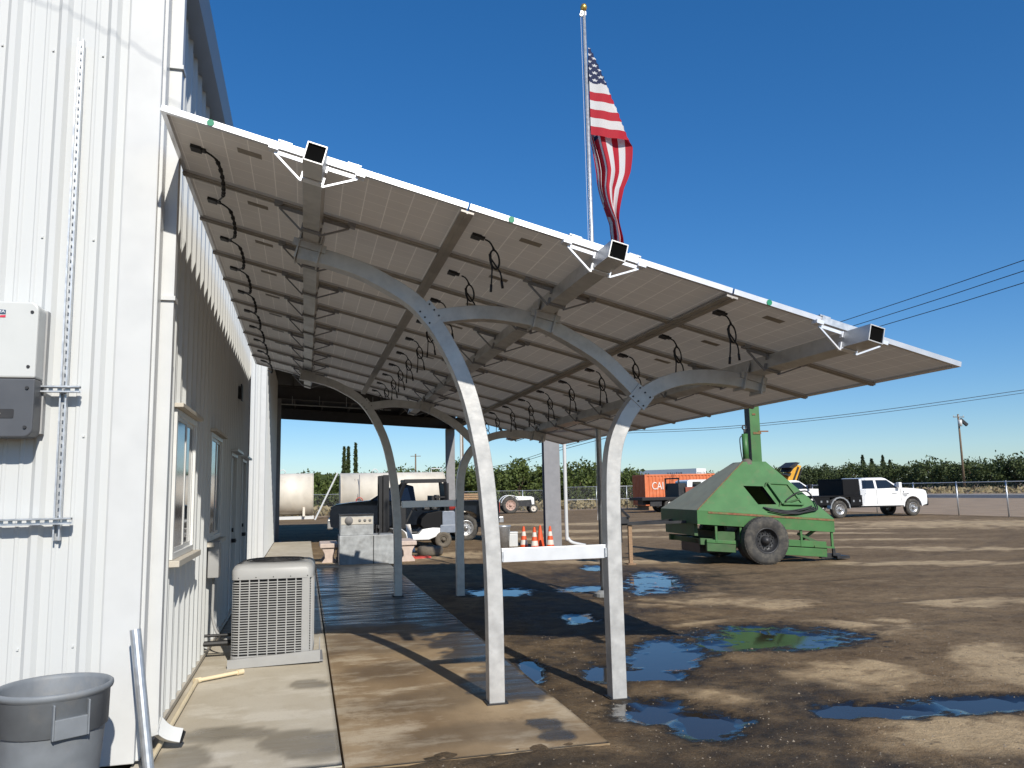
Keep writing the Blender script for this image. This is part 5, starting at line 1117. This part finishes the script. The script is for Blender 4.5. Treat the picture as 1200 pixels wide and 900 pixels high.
mb = MB(); mb.cs = True; mb.bar((.5, 0, 1.1), (.25, 0, 1.4), .03); mb.tube([(.24 + .05 * math.cos(a * PI / 8), .2 * math.sin(a * PI / 8), 1.41 + .19 * math.cos(a * PI / 8) * .5) for a in range(17)], .018, 6); mb.build('steering_wheel', M_dark, tr)
# lumber + trailer behind the dark pickup
lb = thing('lumber_trailer', 'low trailer loaded with brown boards beyond the dark pickup', 'trailer', (9.35, 46, -.05))
for k in range(5):
    mb = MB(); mb.box(-.8 + .06 * k, .85 - .05 * k, -.5, .5, 1.02 + k * .12, 1.11 + k * .12); mb.build('board', M_wood, lb)
mb = MB(); mb.box(-.85, .9, -.9, .9, .55, 1.0); mb.build('bed', M_cream, lb, bevel=.02)
for s in (-1, 1): wheel(lb, 0, s * .85, .35, .35, .2, .2, .05, M_rubber, M_chrome, s)
# yellow loader behind white pickup
yl = thing('yellow_loader', 'yellow loader with raised black forks behind the white pickup', 'loader', (34.1, 53.5, -.05), R(8))
mb = MB(); mb.add([(.6, -.3, 1.3), (1.5, -.3, 1.3), (2.45, -.3, 3.15), (1.75, -.3, 3.30), (.6, .3, 1.3), (1.5, .3, 1.3), (2.45, .3, 3.15), (1.75, .3, 3.30)], [(0, 1, 2, 3), (7, 6, 5, 4), (0, 4, 5, 1), (1, 5, 6, 2), (2, 6, 7, 3), (3, 7, 4, 0)]); mb.build('boom', M_yel, yl, bevel=.04)
mb = MB(); mb.bar((1.35, -.32, 1.7), (2.1, -.32, 3.05), .08, .14); mb.bar((1.75, -.33, 1.6), (2.4, -.33, 2.9), .05, .08); mb.build('boom_cylinder', M_dark, yl)
mb = MB(); mb.prism([(.95, 3.02), (1.7, 3.42), (2.05, 3.36), (1.75, 3.2), (1.45, 3.0), (1.15, 2.7), (1.3, 2.95)], -.6, .6); mb.prism([(.3, 2.55), (.75, 2.45), (1.1, 2.35), (1.25, 2.6), (.9, 2.5)], -.5, .5); mb.build('fork_head', M_dark, yl)
mb = MB(); mb.box(-1.2, 1.6, -.8, .8, .5, 1.35); mb.build('chassis', M_yel, yl, bevel=.05)
for x in (-.8, 1.1):
    for s in (-1, 1): wheel(yl, x, s * .85, .5, .5, .3, .28, .06, M_rubber, M_yel, s)
# ------------------------------------------------------------------ fences
def fence(name, label, p0, p1, n, h, mids=False):
    p0 = Vector(p0); p1 = Vector(p1); d = p1 - p0; L_ = d.length; t = thing(name, label, 'fence', p0, math.atan2(d.y, d.x))
    mb = MB(); mb.cs = True; mb.tube([(0, 0, 0), (0, 0, h)], .035, 8); mep = mb.mesh('post', M_galv)
    mb = MB(); mb.cs = True; mb.tube([(0, 0, h - .05), (L_, 0, h - .05)], .024, 6); mb.build('top_rail', M_galv, t)
    if mids: mb = MB(); mb.tube([(0, 0, .85), (L_, 0, .85)], .022, 6); mb.build('middle_rail', M_galv, t)
    mb = MB(); mb.add([(0, .03, .05), (L_, .03, .05), (L_, .03, h - .05), (0, .03, h - .05)], [(0, 1, 2, 3)]); mb.build('wire_mesh', M_link, t, fix=False)
    for k in range(n + 1): link('post', mep, t, (L_ * k / n, 0, 0))
fence('chain_link_fence', 'long chain link fence along the right edge of the yard', (32.1, 22, -.05), (32.1, 64, -.05), 14, 1.72)
fence('chain_link_fence', 'chain link fence behind the storage tanks and tractor', (-6, 64, -.05), (20.3, 64, -.05), 9, 1.75)
fence('chain_link_gate', 'chain link gate with a middle rail left of the orange container', (20.9, 63.4, -.05), (31.8, 63.6, -.05), 4, 1.95, True)
# ------------------------------------------------------------------ trees
def leafmesh(name, mat, n, fn, size, seed):
    rnd = random.Random(seed); mb = MB()
    for i in range(n):
        p = Vector(fn(rnd)); s = size * rnd.uniform(.6, 1.3); a = Vector((rnd.gauss(0, 1), rnd.gauss(0, 1), rnd.gauss(0, 1))).normalized(); b = a.orthogonal().normalized(); c = a.cross(b)
        th = rnd.random() * 6.3; b, c = b * math.cos(th) + c * math.sin(th), c * math.cos(th) - b * math.sin(th)
        mb.add([p - b * s * .5, p + c * s * .28, p + b * s * .5, p - c * s * .28], [(0, 1, 2, 3)])
    return mb.mesh(name, mat)
def orch_fn(w_, h_, lo, cl_seed):
    rr = random.Random(cl_seed); cl = []
    for k in range(44):
        a = rr.random() * 6.28; z = lo + (h_ - lo) * rr.random() ** .8; f = math.sin(PI * min(.93, max(.12, (z - lo * .4) / (h_ - lo * .4)))) ** .55
        q = w_ / 2 * f * rr.uniform(.25, 1); cl.append((q * math.cos(a), q * math.sin(a), z, rr.uniform(.45, .85)))
    def fn(r):
        c = r.choice(cl); d = Vector((r.gauss(0, 1), r.gauss(0, 1), r.gauss(0, 1))).normalized() * (r.random() ** .4) * c[3] * w_ / 5
        z = c[2] + d.z
        if r.random() < .04: z += r.random() * .5
        return (c[0] + d.x, c[1] + d.y, max(.25, z))
    return fn
def trunk_mesh(h, r, seed):
    rr = random.Random(seed); mb = MB(); mb.cs = True; mb.tube([(0, 0, -.1), (.03, 0, h * .25), (0, .05, h * .45)], [r, r * .85, r * .7], 8)
    for k in range(5):
        a = k * 1.26 + rr.random(); mb.tube([(0, .04, h * .38), (.35 * math.cos(a) * h * .3, .35 * math.sin(a) * h * .3, h * .6), (.6 * math.cos(a) * h * .35, .6 * math.sin(a) * h * .35, h * .85)], [r * .5, r * .3, r * .1], 6)
    return mb.mesh('trunk', M_pole)
crA = [leafmesh('crown', M_leafA, 2100, orch_fn(5.6, 3.95, .5, 10 + k), .34, k) for k in range(3)]; tkA = trunk_mesh(3.6, .12, 1)
crB = [leafmesh('crown', M_leafB, 1700, orch_fn(8.0, 5.1, .7, 20 + k), .5, 30 + k) for k in range(3)]; tkB = trunk_mesh(4.8, .16, 2)
random.seed(21); k = 0
x = -9.0
while x < 34.5:
    t = thing('orchard_tree', 'bushy green orchard tree in the row beyond the left chain link fence', 'tree', (x, 78.5 + random.uniform(-.5, .5), -.05), random.random() * 6.3, 'orchard trees behind the left fence'); s = random.uniform(.9, 1.1); t.scale = (s, s, s * random.uniform(.92, 1.05) * (.97 if x > 8 else .92))
    link('trunk', tkA, t); link('crown', crA[k % 3], t); k += 1; x += random.uniform(2.7, 3.3)
y = 50; k = 0
while y < 285:
    t = thing('orchard_tree', 'dark green orchard tree in the row across the road', 'tree', (113 + random.uniform(-.7, .7), y, -.05), random.random() * 6.3, 'orchard trees across the road'); s = random.uniform(.88, 1.12); t.scale = (s, s, s * random.uniform(.92, 1.08))
    link('trunk', tkB, t); link('crown', crB[k % 3], t); k += 1; y += random.uniform(4.0, 5.0)
def wood_fn(r):
    if r.random() < .35: return (r.uniform(-14, 36), r.uniform(81, 92), r.uniform(.2, 3.3) + r.random() * .4)
    return (r.uniform(116, 135), r.uniform(40, 420), r.uniform(.2, 4.4) + r.random() * .9)
struct(link('orchard_mass', leafmesh('orchard_mass', M_leafB, 26000, wood_fn, 1.0, 77)), 'stuff')
def verge_fn(r):
    return (r.uniform(92, 108), r.uniform(40, 260), r.random() ** 2 * .8)
struct(link('dry_weeds', leafmesh('dry_weeds', M_grass, 5000, verge_fn, .7, 78)), 'stuff')
def verge2(r): return (r.uniform(-4, 34), r.uniform(65, 76), r.random() ** 2 * .6)
struct(link('dry_weeds', leafmesh('dry_weeds', M_grass, 3500, verge2, .5, 79)), 'stuff')
def spire(label, name, loc, h, w_, mat, group, seed, pointy):
    t = thing(name, label, 'tree', loc, seed, group)
    def fn(r):
        z = h * r.random() ** (1.2 if pointy == 2 else .8); f = (1 - z / h) ** (.8 if pointy == 2 else .55) * (min(1, z / (h * .2) + .3))
        if pointy == 2: f *= .65 + .35 * abs(math.sin(z * 3.1))
        a = r.random() * 6.28; q = w_ / 2 * f * r.random() ** .5; return (q * math.cos(a), q * math.sin(a), z + .2)
    link('crown', leafmesh('crown', mat, 900, fn, .7 if pointy == 2 else .55, seed), t)
    mb = MB(); mb.tube([(0, 0, -.1), (0, 0, h * .9)], [.2, .03], 6); mb.build('trunk', M_pole, t)
for i, (px, h, lab) in enumerate(((5.55, 8.3, 'slim dark cypress, leftmost of the three above the long tank'), (6.15, 8.4, 'slim dark cypress, middle of the three above the long tank'), (7.2, 8.9, 'slim dark cypress, rightmost of the three above the long tank'))):
    spire(lab, 'cypress_tree', (px, 120, -.05), h, .8, M_leafB, 'cypresses behind the long tank', 40 + i, 1)
for i, (px, py, h, lab) in enumerate(((125.5, 160, 8.0, 'dark conifer, leftmost of four rising above the orchard'), (127.9, 160, 7.2, 'dark conifer, second of four rising above the orchard'), (131.0, 160, 7.9, 'dark conifer, third of four rising above the orchard'), (132.9, 160, 6.9, 'dark conifer, rightmost of four rising above the orchard'))):
    spire(lab, 'conifer_tree', (px, py, -.05), h, 3.0, M_leafC, 'conifers above the orchard', 50 + i, 2)
# ------------------------------------------------------------------ utility poles and wires
def upole(label, loc, h, r, arm=True, box=False):
    t = thing('utility_pole', label, 'utility pole', loc)
    mb = MB(); mb.cs = True; mb.tube([(0, 0, 0), (0, 0, h)], [r, r * .65], 10); mb.build('pole', M_pole, t)
    if arm: mb = MB(); mb.bar((-1.1, -.1, h - .5), (1.1, -.1, h - .5), .12); mb.build('crossarm', M_pole, t)
    if box:
        mb = MB(); mb.cs = True; mb.cyl((-.1, -.4, h - 2.1), (-.1, -.4, h - 1.0), .32, 12); mb.build('transformer', M_inv, t)
        mb = MB(); mb.bar((.3, -.1, h - .9), (1.5, -.2, h - 1.9), .35, .5); mb.build('lamp_panel', M_dark, t)
        for xx in (-1, 0, 1): mb = MB(); mb.cyl((xx, -.1, h - .45), (xx, -.1, h - .2), .06, 6); mb.build('insulator', M_inv, t)
    return t
upole('wooden utility pole with transformer across the road at right', (108.2, 112.8, -.05), 13.2, .21, True, True)
upole('distant utility pole with crossarm above the long tank', (22.74, 170, -.05), 9.9, .22)
upole('dark utility pole beyond the farther shed column', (11.63, 60, -.05), 6.1, .10, False)
upole('utility pole mostly hidden behind the front right curved post', (40.6, 100, -.05), 9.5, .17, True)
def wire(label, pts, r): mb = MB(); mb.tube(spline(pts, 8), r, 5); tag(mb.build('power_line', M_wire), label, 'power line', 'overhead power lines')
wire('highest of the three power lines at the upper right', [(30, 70, 10.9), (30, 38, 11.0), (30, 26.9, 11.1), (30, 10, 11.4)], .02)
wire('middle of the three power lines at the upper right', [(30, 70, 10.5), (30, 36.7, 10.54), (30, 27, 10.64), (30, 10, 10.9)], .02)
wire('lowest of the three power lines at the upper right', [(30, 70, 10.05), (30, 35.7, 10.07), (30, 27, 10.13), (30, 10, 10.4)], .02)
wire('long power line passing behind the green chimney', [(40.6, 100, 9.3), (52, 92, 9.25), (66, 83, 10.3), (81.6, 74, 12.2), (90, 69, 13.4)], .035)
wire('lower parallel power line passing behind the green chimney', [(40.6, 100, 9.0), (52, 92, 8.98), (66, 83, 10.0), (81.6, 74, 11.85), (90, 69, 13.0)], .03)
wire('power line sagging down to the left above the orchard', [(40.6, 100, 9.2), (36.8, 114, 7.9), (33, 130, 6.2), (30, 150, 5.6)], .04)
wire('lower power line sagging down to the left above the orchard', [(40.6, 100, 8.8), (36.8, 114, 7.5), (33, 130, 5.9), (30, 150, 5.3)], .04)
wire('service cable whose shadow crosses the white wall', [(-3.2, 1.9, 8.4), (-1.4, 1.9, 7.65), (-.9, 1.92, 7.48), (-.55, 1.93, 7.28), (-.25, 1.95, 7.1), (1.5, 2.1, 6.3)], .0035)
